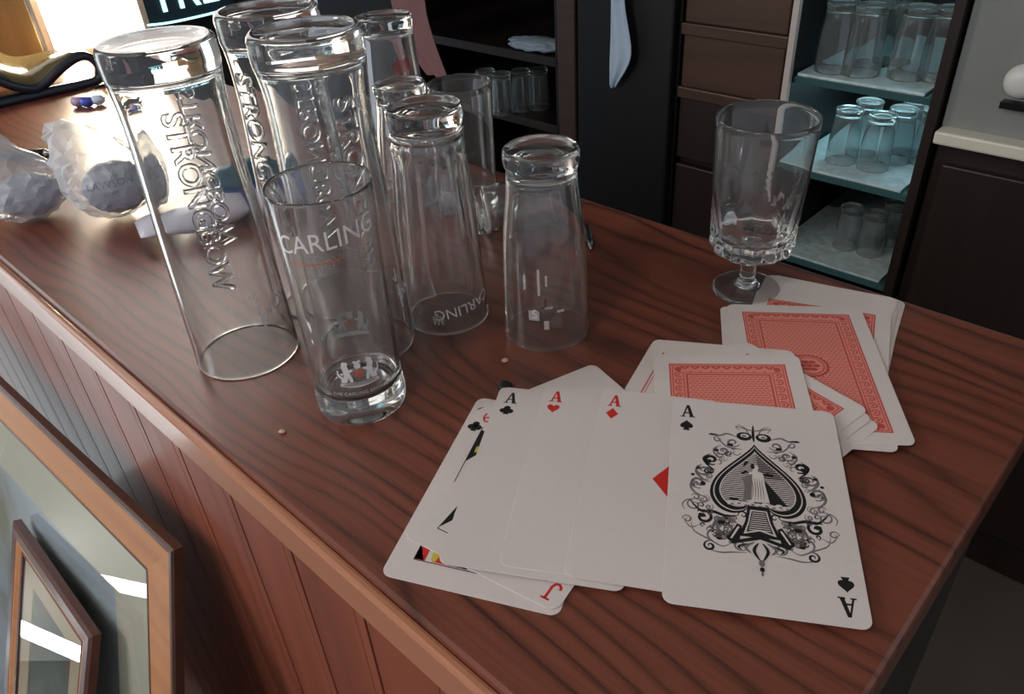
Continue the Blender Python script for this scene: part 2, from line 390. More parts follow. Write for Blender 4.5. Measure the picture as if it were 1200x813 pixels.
# end wall with its low bright window at the bar's far end
END = -1.32
wl = struct('wall_left', bx(-0.10, 0, 0.06, 0.82, 0, 2.5), 'dark_wall', B(END - 0.004, 0, -1.10))
for k in range(3):                                                  # pine boards left of the window
    b0 = 0.086 + k * 0.097
    obj('pine_board', bx(0, 0.012, b0 + 0.001, b0 + 0.096, 0.95, 1.75, bev=0.002), 'pine', wl)
win = tag(empty('window_1', B(END, 0.455, 0.005), YAW), kind='structure')
M['daylit_pane'] = plain('daylit_pane', (1.0, 0.97, 0.92, 1), 0.2, emit=8.0)
M['white_frame'] = plain('white_window_paint', srgb(226, 216, 196), 0.4)
obj('window_pane', bx(0.012, 0.016, -0.068, 0.068, 0.004, 0.22), 'daylit_pane', win)
for a in ((-0.078, -0.068, 0, 0.23), (0.068, 0.078, 0, 0.23), (-0.078, 0.078, -0.006, 0.004), (-0.078, 0.078, 0.22, 0.23)):
    obj('window_frame', bx(0.012, 0.022, *a, bev=0.001), 'white_frame', win)

# unseen glowing sheet above the window, added for the sheen on the bar
M['glow_sheet'] = plain('added_sheet_glow', (0.95, 0.90, 0.84, 1), 0.6, emit=1.7)
obj('added_glow_sheet', bx(0.026, 0.029, -0.17, 0.20, 0.19, 0.80), 'glow_sheet', win)
obj('glow_sheet_bar', bx(0.010, 0.040, -0.175, 0.205, 0.80, 0.83, bev=0.004), 'white_frame', win)
# customers' side: wall with an unseen glowing door, added for the bar-front glare
wl2 = struct('wall_left', bx(-0.08, 0, -2.6, 0.06, 0, 2.5), 'ceiling', B(-1.75, 0, -1.10))
M['added_door_glow'] = plain('added_door_glow', (0.88, 0.96, 1.0, 1), 0.2, emit=2.2)
dr1 = tag(empty('added_door', B(-1.75, -0.24, -1.10), YAW), kind='structure')
obj('added_door_pane', bx(0.012, 0.016, -0.17, 0.17, 0.06, 1.95), 'added_door_glow', dr1)
for a in ((-0.23, -0.17, 0, 2.02), (0.17, 0.23, 0, 2.02), (-0.17, 0.17, 0, 0.06), (-0.17, 0.17, 1.95, 2.02)):
    obj('added_door_rail', bx(0.002, 0.03, *a, bev=0.002), 'white_frame', dr1)

# teal sign with white strokes of lettering beyond the bar's end
M['sign_teal'] = plain('sign_teal', srgb(24, 52, 62), 0.3)
M['sign_light'] = plain('sign_light', srgb(176, 240, 250), 0.3, emit=1.6)
sg = empty('wall_sign', B(END, 0.60, 0.012), YAW, label='dark teal wall sign with glowing pale lettering above the far left end of the bar', cat='sign')
obj('sign_board', bx(0.0, 0.02, -0.075, 0.085, 0, 0.16, bev=0.008), 'sign_teal', sg)
t = text_bm('TRE', 0.075, 0.0015); 
for v in t.verts: v.co = Vector((0.022 + v.co.z, v.co.x * 0.9 + 0.0, v.co.y * 1.2 + 0.05))
obj('lettering', t, 'sign_light', sg)
bm = bmesh.new(); tube(bm, [(0.021, -0.072 + 0.15 * k / 12, 0.006 + 0.004 * (abs(k - 6) / 6) ** 3) for k in range(13)], 0.0018)
obj('light_line', bm, 'sign_light', sg, True)

# ------------------------------------------------------------------ the bar
FRONT, FAR, RIGHT = 0.104, 0.471, -0.027
bar = empty('bar_counter', B(0, 0, -1.10), YAW, label='red-brown varnished wooden bar counter with plank-clad front', cat='bar counter')
obj('worktop', bx(END + 0.02, RIGHT, FRONT + 0.004, FAR, 1.072, 1.10, bev=0.0025), 'bar_wood', bar)
obj('edge_strip', bx(END + 0.02, RIGHT, FRONT - 0.002, FRONT + 0.004, 1.0735, 1.0985, bev=0.002), 'trim_wood', bar)
s0 = -0.168
k = 0
for i in range(-2, 20):
    a, b_ = s0 - 0.0614 * (i + 1) + 0.0002, s0 - 0.0614 * i
    b_ = min(b_, RIGHT - 0.004); a = max(a, END + 0.03)
    if b_ - a < 0.01: continue
    obj('front_plank', bx(a + 0.0096, b_, FRONT + 0.002, FRONT + 0.014, 0.10, 1.0735, bev=0.0006), 'plank_wood', bar)
    obj('plank_bead', bx(a + 0.0001, a + 0.0078, FRONT + 0.002, FRONT + 0.013, 0.10, 1.0735, bev=0.0004), 'plank_wood', bar)
M['recess'] = plain('bar_carcass', srgb(30, 17, 12), 0.6)
obj('carcass', bx(END + 0.02, RIGHT - 0.03, FRONT + 0.014, FAR - 0.05, 0.0, 1.072), 'recess', bar)
obj('end_panel', bx(RIGHT - 0.03, RIGHT - 0.008, FRONT + 0.014, FAR - 0.05, 0.0, 1.072), 'dark_wood', bar)

# ------------------------------------------------------------------ glasses
def pt(p): return Vector((p[0], p[1], ZB))
def facing(p):                       # local angle that looks at the camera from p
    return math.atan2(-p[1], -p[0])
H_P = 0.1885
PINT_OUT = [(0.0308, 0.0), (0.0312, 0.0015), (0.0309, 0.012), (0.0302, 0.045), (0.0293, 0.080), (0.0284, 0.105), (0.0275, 0.128), (0.0271, 0.145), (0.0274, 0.160), (0.0281, 0.1695), (0.0288, 0.1735), (0.0290, 0.178), (0.0290, 0.184), (0.0284, 0.1872), (0.0268, 0.1885)]
def pint_mesh():
    outp = spline(PINT_OUT, 4)
    inn = spline([(0.0258, 0.1705), (0.0254, 0.156), (0.0254, 0.135), (0.0266, 0.105), (0.0275, 0.080), (0.0285, 0.045), (0.0292, 0.012), (0.0298, 0.0006)], 4)
    prof = [(0, 0.1722), (0.012, 0.1725), (0.021, 0.1732), (0.0244, 0.1724)] + inn + [(0.0303, -0.0)] + outp + [(0.0245, 0.1880), (0.018, 0.1866), (0.009, 0.1860), (0, 0.1858)]
    def mod(a, r, z):
        f = max(0.0, min(1.0, (z - 0.085) / 0.035)) * max(0.0, min(1.0, (0.172 - z) / 0.012))
        return 1 - 0.030 * f * (0.5 + 0.5 * math.cos(6 * a)) ** 2
    return lathe(prof, 120, mod)
pint_src = None
GL = {}
def pint(p, label, turn=0.0):
    global pint_src
    ang = facing(p)
    if pint_src is None:
        o = obj('pint_glass', pint_mesh(), 'glass', None, True, loc=pt(p)); pint_src = []
        for da in (-0.10, PI - 0.30):
            t = text_bm('STRONGBOW', 0.0150, 0.0007, 0.0006, 1.0)
            xs = [v.co.x for v in t.verts]; kx = 0.100 / (max(xs) - min(xs))
            for v in t.verts: v.co.x *= kx
            wrap(t, PINT_OUT, ang + da, 0.110, -PI / 2, 0.0003)
            pint_src.append(obj('embossed_lettering', t, 'glass', o))
        t = text_bm('WOW', 0.0105); wrap(t, PINT_OUT, ang + 0.86, 0.040, 0.25)
        pint_src.append(obj('printed_word', t, 'white_print', o))
        q = bmesh.new()
        for pts in ([(-.0006, -.004), (.0006, -.004), (.0006, .004), (-.0006, .004)], [(-.003, -.001), (0, -.005), (0, -.0038), (-.0026, -.0004)], [(.003, -.001), (.0026, -.0004), (0, -.0038), (0, -.005)]):
            q.faces.new([q.verts.new((x, y, 0)) for x, y in pts])
        wrap(q, PINT_OUT, ang + 0.36, 0.053); pint_src.append(obj('fill_arrow', q, 'white_print', o))
        q = bmesh.new(); q.faces.new([q.verts.new((x, y, 0)) for x, y in [(-.001, -.009), (.0008, -.009), (.0008, .008), (-.001, .008)]])
        wrap(q, PINT_OUT, ang + 0.42, 0.038, 0.1); pint_src.append(obj('fill_line', q, 'white_print', o))
        pint_src.insert(0, o); pint_ang[0] = ang
    else:
        o = pint_src[0].copy(); COL.objects.link(o); o.location = pt(p)
        for c in pint_src[1:]:
            d = c.copy(); COL.objects.link(d); d.parent = o
        o.rotation_euler = (0, 0, ang - pint_ang[0] + turn)
    return tag(o, label, 'glass', 'upturned tall pint glasses')
pint_ang = [0]
pint((-0.166, 0.410), 'tall upturned pint glass with raised vertical lettering, leftmost and nearest of the three')
pint((-0.124, 0.470), 'tall upturned pint glass standing behind, between the other two pints', -0.75)
pint((-0.0925, 0.4125), 'tall upturned pint glass directly behind the upright printed half pint', 0.55)

# upright half pint with white print
CAR_OUT = [(0.0236, 0.0), (0.0246, 0.0012), (0.0250, 0.004), (0.0250, 0.009), (0.0246, 0.013), (0.0243, 0.018), (0.0242, 0.030), (0.0242, 0.05), (0.0246, 0.085), (0.0254, 0.120), (0.0258, 0.1308)]
def car_mesh():
    outp = spline(CAR_OUT, 4); 
    inn = spline([(0.0250, 0.1308), (0.0243, 0.120), (0.0233, 0.085), (0.0226, 0.05), (0.0222, 0.030), (0.0216, 0.019), (0.0190, 0.0150)], 4)
    def mod(a, r, z):
        f = max(0, 1 - abs(z - 0.021) / 0.013)
        return 1 + 0.012 * f * math.sin(z * 1900) 
    return lathe([(0, 0.0014), (0.016, 0.0013), (0.021, 0.0)] + outp + [(0.0256, 0.1318), (0.0253, 0.1318)] + inn + [(0.010, 0.0142), (0, 0.0140)], 96, mod)
pc = (-0.087, 0.353); ac = facing(pc)
cg = obj('half_pint_glass', car_mesh(), 'glass', None, True, loc=pt(pc))
tag(cg, 'upright half pint glass with white printed lettering and crests, nearest the front', 'glass')
t = text_bm('CARLING', 0.0125, spacing=1.0)
for v in t.verts: v.co.y *= 1.1; v.co.y += v.co.x * 0.12
wrap(t, CAR_OUT, ac - 0.05, 0.112); obj('printed_lettering', t, 'white_print', cg)
q = bmesh.new(); P_ = [(-.022 + .028 * k / 10, -.0015 + .003 * (k / 10) ** 2) for k in range(11)]
for a, b_ in zip(P_, P_[1:]):
    q.faces.new([q.verts.new((x, y, 0)) for x, y in ((a[0], a[1] - .0005), (b_[0], b_[1] - .0005), (b_[0], b_[1] + .0004), (a[0], a[1] + .0003))])
wrap(q, CAR_OUT, ac - 0.02, 0.1015); obj('red_swoosh', q, 'red_print', cg)
def crest_bm():
    bm = bmesh.new()
    def P(pts, mi=0, z=0.0):
        f = bm.faces.new([bm.verts.new((x / 1000, y / 1000, z)) for x, y in pts]); f.material_index = mi
        f.normal_update()
        if f.normal.z < 0: f.normal_flip()
    def E(x, y, rx, ry, mi=0, z=0.0, n=12): P([(x + rx * math.cos(2 * PI * k / n), y + ry * math.sin(2 * PI * k / n)) for k in range(n)], mi, z)
    for s_ in (-1, 1):                                  # two standing beasts
        P([(s_ * x, y) for x, y in ((3.2, 0), (4.2, 3.2), (4.4, 6.0), (5.2, 8.2), (6.9, 8.3), (7.6, 6.4), (7.0, 4.6), (6.8, 1.5), (8.6, -1.2), (8.4, -2.4), (5.8, -2.2), (5.2, 0.5), (4.4, -2.2), (3.0, -2.3))])
        E(s_ * 5.7, 8.2, 1.5, 1.3)
        P([(s_ * x, y) for x, y in ((4.2, 3.0), (2.4, 4.2), (2.3, 5.0), (4.4, 4.8))])
        P([(s_ * x, y) for x, y in ((7.2, 0.4), (9.2, 2.4), (9.0, 4.6), (9.8, 4.8), (10.0, 2.0), (8.0, -0.8))])
    E(0, 6.6, 1.6, 1.7); P([(-2, 8.2), (2, 8.2), (1.4, 9.6), (0, 9.0), (-1.4, 9.6)])
    P([(-2.2, 4.2), (2.2, 4.2), (2.2, 1.6), (0, -0.8), (-2.2, 1.6)], 1, 0.00004)
    P([(-9.0, -2.8), (9.0, -2.8), (9.6, -4.6), (5, -5.2), (0, -5.6), (-5, -5.2), (-9.6, -4.6)])
    return bm
c1 = crest_bm(); 
for v in c1.verts: v.co *= 1.12
wrap(c1, CAR_OUT, ac + 0.02, 0.0325); obj('printed_crest', c1, ['white_print', 'red_print'], cg)
c2 = crest_bm()
for v in c2.verts: v.co *= 1.08
wrap(c2, CAR_OUT, ac + PI - 0.1, 0.034); obj('printed_crest', c2, ['white_print', 'red_print'], cg)
t = text_bm('THE CARLING BREWERY', 0.0029, spacing=1.05); wrap(t, CAR_OUT, ac + 0.05, 0.0222); obj('small_print', t, 'faint_print', cg)
q = bmesh.new()
for hw, y in ((.0155, 0.0), (.0145, .0125)):
    pts = [(-hw + 2 * hw * k / 14, y + .0012 * math.sin(k * .5)) for k in range(15)]
    for a, b_ in zip(pts, pts[1:]): q.faces.new([q.verts.new((x, yy, 0)) for x, yy in ((a[0], a[1] - .0003), (b_[0], b_[1] - .0003), (b_[0], b_[1] + .0003), (a[0], a[1] + .0003))])
wrap(q, CAR_OUT, ac + PI, 0.070); obj('etched_lines', q, 'faint_print', cg)

# upturned tumblers
def tumbler_prof(H, rt_, rb, wall=0.0018, base=0.012, neck=0.93):
    """inverted: rim radius rt_ on the bar, base radius rb at the top"""
    o = [(rt_ - 0.0004, 0.0), (rt_, 0.0012), (rt_ - 0.0006, 0.02), (rt_ * .5 + rb * .5 + 0.0004, H * .52), (rb * 0.975, H - base - 0.014), (rb * neck, H - base - 0.001), (rb * neck, H - base + 0.001), (rb * 0.985, H - base + 0.004), (rb, H - 0.004), (rb * 0.985, H - 0.0012), (rb * 0.93, H)]
    i = [(rb * neck - wall - 0.006, H - base - 0.0012), (rb * neck - wall - 0.001, H - base - 0.004), (rb * 0.975 - wall - 0.0004, H - base - 0.014), (rt_ * .5 + rb * .5 + 0.0004 - wall, H * .52), (rt_ - wall + 0.0002, 0.02), (rt_ - wall + .0006, 0.0008)]
    return o, i
def tumbler_mesh(H, rt_, rb, mod=None, seg=96, n=4, **k):
    o, i = tumbler_prof(H, rt_, rb, **k)
    b = k.get('base', 0.012)
    return lathe([(0, H - b + 0.001), (rb * .5, H - b + 0.0005)] + spline(i, n) + spline(o, n) + [(rb * .82, H - .0004), (rb * .6, H - .0016), (0, H - .0022)], seg, mod), o
p9 = (0.023, 0.4126)
bm, T9 = tumbler_mesh(0.119, 0.0264, 0.0216, base=0.0125)
g9 = tag(obj('half_pint_tumbler', bm, 'glass', None, True, loc=pt(p9)), 'upturned plain half pint tumbler standing alone right of the glass cluster', 'glass')
a9 = facing(p9)
t = text_bm('S', 0.0085); wrap(t, T9, a9 - 0.28, 0.026, 0); obj('printed_letter', t, 'white_print', g9)
t = text_bm('T', 0.009); wrap(t, T9, a9 - 0.02, 0.034, PI); obj('printed_letter', t, 'dark_print', g9)
q = bmesh.new()
for x0, y0, x1, y1 in ((-.0095, -.006, -.0030, .0005), (-.0035, .011, -.0020, .028), (.0004, .002, .0050, .0036), (.0075, -.001, .012, .0006), (-.0004, -.012, .0026, -.006), (.001, .017, .0022, .024)):
    q.faces.new([q.verts.new((x, y, 0)) for x, y in ((x0, y0), (x1, y0), (x1, y1), (x0, y1))])
wrap(q, T9, a9 - 0.05, 0.028); obj('printed_marks', q, 'faint_print', g9)

# the fluted half pint between the pints and the plain tumbler
p6 = (-0.0405, 0.4385)
def mod6(a, r, z):
    f = max(0.0, min(1.0, (z - 0.028) / 0.02)) * max(0.0, min(1.0, (0.112 - z) / 0.006))
    rings = 0.026 * math.sin((z - 0.110) * 2 * PI / 0.0055) if 0.110 < z < 0.1265 and r > 0.018 else 0
    return 1 - 0.065 * f * abs(math.cos(6 * a)) ** 1.5 + rings
bm, T6 = tumbler_mesh(0.138, 0.0268, 0.0222, mod6, 126, 7, base=0.011, wall=0.0022, neck=0.96)
g6 = tag(obj('fluted_glass', bm, 'glass', None, True, loc=pt(p6)), 'upturned fluted half pint glass with ribbed base, beside the plain tumbler', 'glass')
a6 = facing(p6)
t = text_bm('CARLING', 0.010); wrap(t, T6, a6 + 0.45, 0.017, PI + 0.1); obj('printed_lettering', t, 'white_print', g6)
c = crest_bm()
for v in c.verts: v.co *= 0.42
wrap(c, T6, a6 - 0.25, 0.012, PI); obj('printed_crest', c, ['faint_print', 'faint_print'], g6)

# three glasses further back
bm, T5 = tumbler_mesh(0.095, 0.0255, 0.0218, base=0.011)
tag(obj('small_tumbler', bm, 'glass', None, True, loc=pt((-0.0763, 0.6380))), 'upturned small tumbler half hidden behind the fluted glass', 'glass')
bm, T4 = tumbler_mesh(0.135, 0.0265, 0.0245, base=0.010, neck=0.97)
g4 = tag(obj('tall_tumbler', bm, 'glass', None, True, loc=pt((-0.0885, 0.6935))), 'upturned tall tumbler with a red printed patch, rearmost in the glass cluster', 'glass')
q = bmesh.new(); q.faces.new([q.verts.new((x, y, 0)) for x, y in ((-.008, -.005), (-.003, -.004), (.003, -.005), (.009, -.004), (.008, .003), (.004, .0055), (-.004, .006), (-.009, .002))])
wrap(q, T4, facing((-0.0885, 0.6935)) + 0.45, 0.098); obj('printed_patch', q, 'red_print', g4)
H7 = 0.100
o7 = [(0.0215, 0), (0.0226, 0.001), (0.0232, 0.006), (0.0236, 0.03), (0.0242, 0.07), (0.0248, 0.0995)]
i7 = [(0.0240, 0.0995), (0.0234, 0.07), (0.0228, 0.03), (0.0222, 0.010), (0.018, 0.0072)]
p7 = (-0.0268, 0.6085)
tag(obj('straight_tumbler', lathe([(0, .001), (0.018, .001)] + spline(o7, 4) + [(0.0246, .1003), (0.0242, .1003)] + spline(i7, 4) + [(0, .0070)], 96), 'glass', None, True, loc=pt(p7)),
    'upright straight-sided tumbler standing open behind the fluted glass', 'glass')
# glass lying on its side
o8 = [(0.0125, 0), (0.0160, 0.001), (0.0178, 0.005), (0.0184, 0.02), (0.0189, 0.05), (0.0190, 0.074)]
i8 = [(0.0178, 0.0745), (0.0176, 0.05), (0.0170, 0.02), (0.0160, 0.009), (0.010, 0.0065)]
g8 = obj('shot_tumbler', lathe([(0, .0008), (0.010, .0004)] + spline(o8, 4) + [(0.0186, .0752), (0.0182, .0752)] + spline(i8, 4) + [(0, .006)], 72), 'glass', None, True)
ax = Vector((0.93, 0.30, 0.0)).normalized()
rq = Vector((0, 0, 1)).rotation_difference(ax)
g8.rotation_mode = 'XYZ'; g8.rotation_euler = rq.to_euler(); g8.location = Vector((-0.0235, 0.549, ZB + 0.0191))
tag(g8, 'small tumbler lying on its side behind the plain upturned tumbler', 'glass')

# stemmed goblet
pw = (0.1572, 0.4414)
gob = empty('goblet', pt(pw), 0, label='stemmed wine goblet with cut facets at the bowl base, beside the card pile', cat='glass')
def modw(a, r, z):
    f = max(0.0, min(1.0, (0.076 - z) / 0.02)) * max(0.0, min(1.0, (z - 0.029) / 0.003)) if r > 0.012 else 0
    return 1 - 0.075 * f * abs(math.cos(6 * a)) ** 1.2
ow = [(0.0062, 0.0275), (0.012, 0.0278), (0.020, 0.0295), (0.0252, 0.0325), (0.0266, 0.036), (0.0262, 0.0395), (0.0264, 0.043), (0.0272, 0.060), (0.0284, 0.085), (0.0296, 0.1165)]
iw = [(0.0287, 0.1165), (0.0275, 0.085), (0.0258, 0.060), (0.0236, 0.047), (0.018, 0.0405), (0.009, 0.0385)]
obj('bowl', lathe([(0, .0275)] + spline(ow, 5) + [(0.0294, .1173), (0.0289, .1173)] + spline(iw, 5) + [(0, .0382)], 120, modw), 'glass', gob, True)
st = [(0.0085, 0.0052), (0.0060, 0.0075), (0.0051, 0.011), (0.0049, 0.017), (0.0052, 0.0225), (0.0068, 0.0266), (0.0072, 0.0274)]
obj('stem', lathe([(0, .0051)] + spline(st, 4) + [(0, .0274)], 48), 'glass', gob, True)
ft = [(0.0200, 0.0), (0.0213, 0.0008), (0.0216, 0.0022), (0.0210, 0.0034), (0.017, 0.0038), (0.012, 0.0043), (0.0085, 0.0050)]
obj('foot', lathe([(0, .0008), (0.015, .0004)] + spline(ft, 4) + [(0, .0050)], 96), 'glass', gob, True)

# ------------------------------------------------------------------ playing cards
CW, CL, CT = 56.0, 88.0, 0.00042
def card_bm():
    pts = []; R_ = 3.2
    for cx, cy, a0 in ((CW / 2 - R_, CL / 2 - R_, 0), (-CW / 2 + R_, CL / 2 - R_, 90), (-CW / 2 + R_, -CL / 2 + R_, 180), (CW / 2 - R_, -CL / 2 + R_, 270)):
        for k in range(7): a = math.radians(a0 + 15 * k); pts.append(((cx + R_ * math.cos(a)) * S / 1000, (cy + R_ * math.sin(a)) * S / 1000))
    bm = bmesh.new(); n = len(pts); rows = []
    for off, z in ((0.00012, -CT), (0, -CT + .00012), (0, -.00012), (0.00012, 0)):
        rows.append([bm.verts.new((x * (1 - off / .06), y * (1 - off / .06), z)) for x, y in pts])
    bm.faces.new(rows[0][::-1]); bm.faces.new(rows[-1])
    for A, C in zip(rows, rows[1:]):
        for k in range(n): bm.faces.new((A[k], A[(k + 1) % n], C[(k + 1) % n], C[k]))
    return bm
card_me = None
def card(name, label, cat, xy, ang, z, tilt=(0, 0), group=None):
    """card with centre xy, turned by ang; z is the height of its top face above the bar"""
    global card_me
    if card_me is None:
        o = obj(name, card_bm(), 'paper'); card_me = o.data; card_me.name = 'card'
    else:
        o = bpy.data.objects.new(name, card_me); COL.objects.link(o)
    o.location = (xy[0], xy[1], ZB + z)
    o.rotation_euler = (Matrix.Rotation(ang, 3, 'Z') @ Euler((tilt[0], tilt[1], 0)).to_matrix()).to_euler()
    return tag(o, label, cat, group)
def at_corner(px, cx, cy, ang, z):
    """card centre so that its corner (cx, cy = -1/1) stands at the point seen at px"""
    g = G(px[0], px[1], z); u, v = cx * CW / 2 * S / 1000, cy * CL / 2 * S / 1000
    c, s_ = math.cos(ang), math.sin(ang)
    return (g.x - (c * u - s_ * v), g.y - (s_ * u + c * v))
R = math.radians
INKS = ['ink_black', 'ink_red', 'ink_grey', 'paper', 'ink_yellow']
def index_and_pip(p, kind, mat):
    for fl in (1, -1):
        serif_A(p, -22.4 * fl, 37.6 * fl, 5.0, 6.4, mat, 0, fl)
        x, y = -22.7 * fl, 30.3 * fl
        if kind == 'spade': spade(p, x, y, 4.8, 5.4, mat, 0, fl)
        elif kind == 'heart': p.poly(heart_pts(x, y, 5.0, 5.0, fl), mat)
        elif kind == 'diamond': p.poly([(x - 2.3, y), (x, y - 3), (x + 2.3, y), (x, y + 3)], mat)
        elif kind == 'club': club(p, x, y, 5.2, 5.2 * fl, mat)

# the ace of spades and its ornate emblem
def emblem(p):
    K, RD, GR, WH = 0, 1, 2, 3
    def sp(sc_, cy=6.0):                      # outline of the great spade
        right = [(0, 23.5), (1.5, 21.0), (5.2, 16.5), (9.6, 11.4), (13.0, 6.4), (14.6, 1.6), (14.4, -2.6), (12.2, -6.4), (8.6, -8.2), (5.0, -7.4), (2.8, -5.2)]
        rr = spline(right, 3); pts = rr + [(-x, y) for x, y in rr[::-1][:-1]]
        return [(x * sc_, cy + (y - cy) * sc_) for x, y in pts]
    # scrollwork
    def spiral(x, y, r, a0, turns, sgn, wd, mat, layer=0):
        pts = []
        for k in range(22):
            t = k / 21; rr = r * (1 - 0.86 * t); a = a0 + sgn * turns * 2 * PI * t
            pts.append((x + rr * math.cos(a), y + rr * math.sin(a)))
        p.stroke(pts, lambda t: wd * (0.35 + 0.9 * math.sin(PI * min(1, t * 1.1 + .05)) ** 1), mat, layer)
    def curl(pts, wd, mat, layer=0): p.stroke(spline(pts, 5), lambda t: wd * (0.25 + 0.95 * math.sin(PI * t)), mat, layer)
    for s_ in (-1, 1):
        m_ = lambda pts: [(s_ * x, y) for x, y in pts]
        for x, y, r, a0, tn, sg_, wd, mt in ((19.6, -6.4, 2.7, 2.6, 1.5, -1, .5, GR), (16.6, -11.0, 2.9, .8, 1.4, 1, .9, K), (9.8, -14.5, 3.5, 2.4, 1.5, -1, .9, GR), (13.2, -17.5, 2.6, 5, 1.3, 1, .7, GR),
                                             (18.4, 3.2, 2.6, 4.4, 1.4, 1, .8, GR), (16.8, 9.0, 2.6, 1.0, 1.5, -1, .8, GR), (14.2, 14.2, 2.4, 4.2, 1.4, 1, 1.0, K), (10.4, 19.0, 2.3, .6, 1.4, -1, .7, GR),
                                             (7.0, 23.4, 2.2, 3.4, 1.4, 1, .7, GR), (12.0, 24.5, 1.6, 2.0, 1.3, -1, .5, GR), (14.8, -22.0, 1.9, 1.6, 1.4, -1, .7, K), (5.8, -20.4, 2.2, 4, 1.3, 1, .6, GR), (21.6, -12.6, 1.6, 0, 1.3, 1, .5, GR)):
            spiral(s_ * x, y, r, a0 if s_ > 0 else PI - a0, tn, sg_ * s_, wd, mt)
        for pts, wd, mt in (([(6.4, -9.0), (10, -9.6), (14, -8.4), (17.5, -8.6), (21, -4.6)], 1.0, K), ([(6.8, -12), (9, -10.4), (12.6, -12), (14.2, -15.6)], 1.3, GR), ([(16, -3), (19.6, -1), (20.8, 2.2), (19, 5.8)], .7, GR),
                            ([(15.4, 4), (17.6, 5.6), (19.2, 8.4), (17.4, 11.6)], .8, GR), ([(13, 9.4), (15.4, 11.6), (16.8, 14.6), (14.6, 17)], .7, K), ([(9.6, 14.4), (12.6, 16.6), (13.4, 19.4), (11, 21.6)], .6, GR), ([(4, 20.6), (7, 20.6), (10, 22), (12.8, 26.8)], .6, GR),
                            ([(2.4, 30.5), (5.8, 31.8), (4.6, 29.6)], .4, GR), ([(1.2, 26), (2.6, 31), (5.5, 33)], .4, GR), ([(5, 26), (8.8, 27.6), (11.4, 26.4), (14.6, 27.2)], .7, GR), ([(4, -23), (8, -23.4), (12, -24), (16, -23)], .5, GR), ([(8, -19.5), (11, -21.6), (15, -19.6), (19.4, -17), (20.4, -13.4)], .5, GR),
                            ([(18, -14.4), (20.6, -15.6), (23, -12.2)], .4, GR), ([(22.4, -9), (23.2, -6.6), (21.4, -4.4), (19.6, -5.4)], .4, GR)):
            curl(m_(pts), wd, mt)
        for x, y, a, b_ in ((17.2, -10.4, 1.2, .9), (11.2, -12.4, 1.3, .8), (15.2, 13.4, 1.2, .9), (16.9, 3.0, .9, 1.0), (8.0, 22.2, 1.1, .8), (12.6, 19.0, .9, .7), (20.2, 6.6, .7, .6), (12.0, -18.8, .9, .6), (18.4, 9.8, .8, .6), (13.6, 26.6, 1.6, .5)):
            p.disc(s_ * x, y, a, b_, K, 1, 9)
        p.disc(s_ * 3.2, 27.0, 2.6, 2.1, K, 1); p.disc(s_ * 3.0, 27.4, 1.5, 1.0, WH, 2, 8); p.disc(s_ * 3.2, 27.2, .8, .5, GR, 3, 8)
    curl([(0, 24.5), (-.2, 28), (0, 33)], .8, K, 3); curl([(-5, 31.8), (0, 30.2), (5, 31.8)], .5, GR, 3)
    rnd = random.Random(11)
    ring = sp(1.0)
    for k in range(46):                                     # small leaves and tendrils filling the wreath
        i = rnd.randrange(len(ring) // 2); bx_, by_ = ring[i]
        if by_ > 21 or bx_ < 4: continue
        nx_, ny_ = bx_, by_ - 5; l = math.hypot(nx_, ny_); t_ = rnd.uniform(1.6, 5.6)
        x, y = bx_ + nx_ / l * t_, by_ + ny_ / l * t_
        r_ = rnd.uniform(.8, 1.7); a0 = rnd.uniform(0, 6.3); m_ = rnd.choice((K, GR, GR)); w_ = rnd.uniform(.25, .55); tn = rnd.uniform(.8, 1.5)
        for s_ in (-1, 1):
            spiral(s_ * x, y, r_, a0 if s_ > 0 else PI - a0, tn, s_, w_, m_, 0)
    for k in range(40):
        a = -0.5 - 2.15 * rnd.random(); R2 = rnd.uniform(8.5, 15)
        x, y = abs(R2 * 1.35 * math.cos(a)), -7 + R2 * math.sin(a) * .95
        if x < 6.5 or y < -25: continue
        r_ = rnd.uniform(.7, 1.5); a0 = rnd.uniform(0, 6.3); m_ = rnd.choice((K, GR, GR))
        for s_ in (-1, 1): spiral(s_ * x, y, r_, a0 if s_ > 0 else PI - a0, 1.2, s_, .4, m_, 0)
    # great spade: black rim, white lines, shaded inside
    p.poly(sp(1.0), K, 4); p.poly(sp(.93), WH, 5); p.poly(sp(.905), K, 6); p.poly(sp(.80), WH, 7); p.poly(sp(.775), GR, 8); p.poly(sp(.765), WH, 9)
    inner = sp(.765)
    def span(y):
        xs = []
        for a, b_ in zip(inner, inner[1:] + inner[:1]):
            if (a[1] - y) * (b_[1] - y) < 0: xs.append(a[0] + (b_[0] - a[0]) * (y - a[1]) / (b_[1] - a[1]))
        return (min(xs), max(xs)) if len(xs) > 1 else None
    y = -3.6
    while y < 19:
        s_ = span(y)
        if s_:
            p.rect(s_[0], y - .2, s_[1], y + .22, K, 10)
            if y > 8: p.rect(0.5, y - .30, s_[1], y + .36, K, 10)
        y += 0.84
    # a plain draped figure standing in the spade
    p.poly([(1.8, 8.2), (9.2, -3.6), (4.6, -4.0), (1.2, 0)], K, 11)
    p.poly([(-2.4, 9.6), (-.6, 11.2), (2.2, 10.2), (2.6, 4.4), (3.6, -2.6), (-3.4, -2.8), (-2.6, 3.6)], WH, 12)
    p.poly([(-2.6, 8.8), (-1.2, 9.4), (-1.5, 3.6), (-2.0, -2.0), (-4.6, -2.6), (-3.8, 3.2), (-4.4, 7.0)], GR, 13)
    p.disc(-.3, 12.4, 1.2, 1.5, WH, 13, 10); p.disc(-1.0, 12.8, .7, 1.3, K, 14, 8)
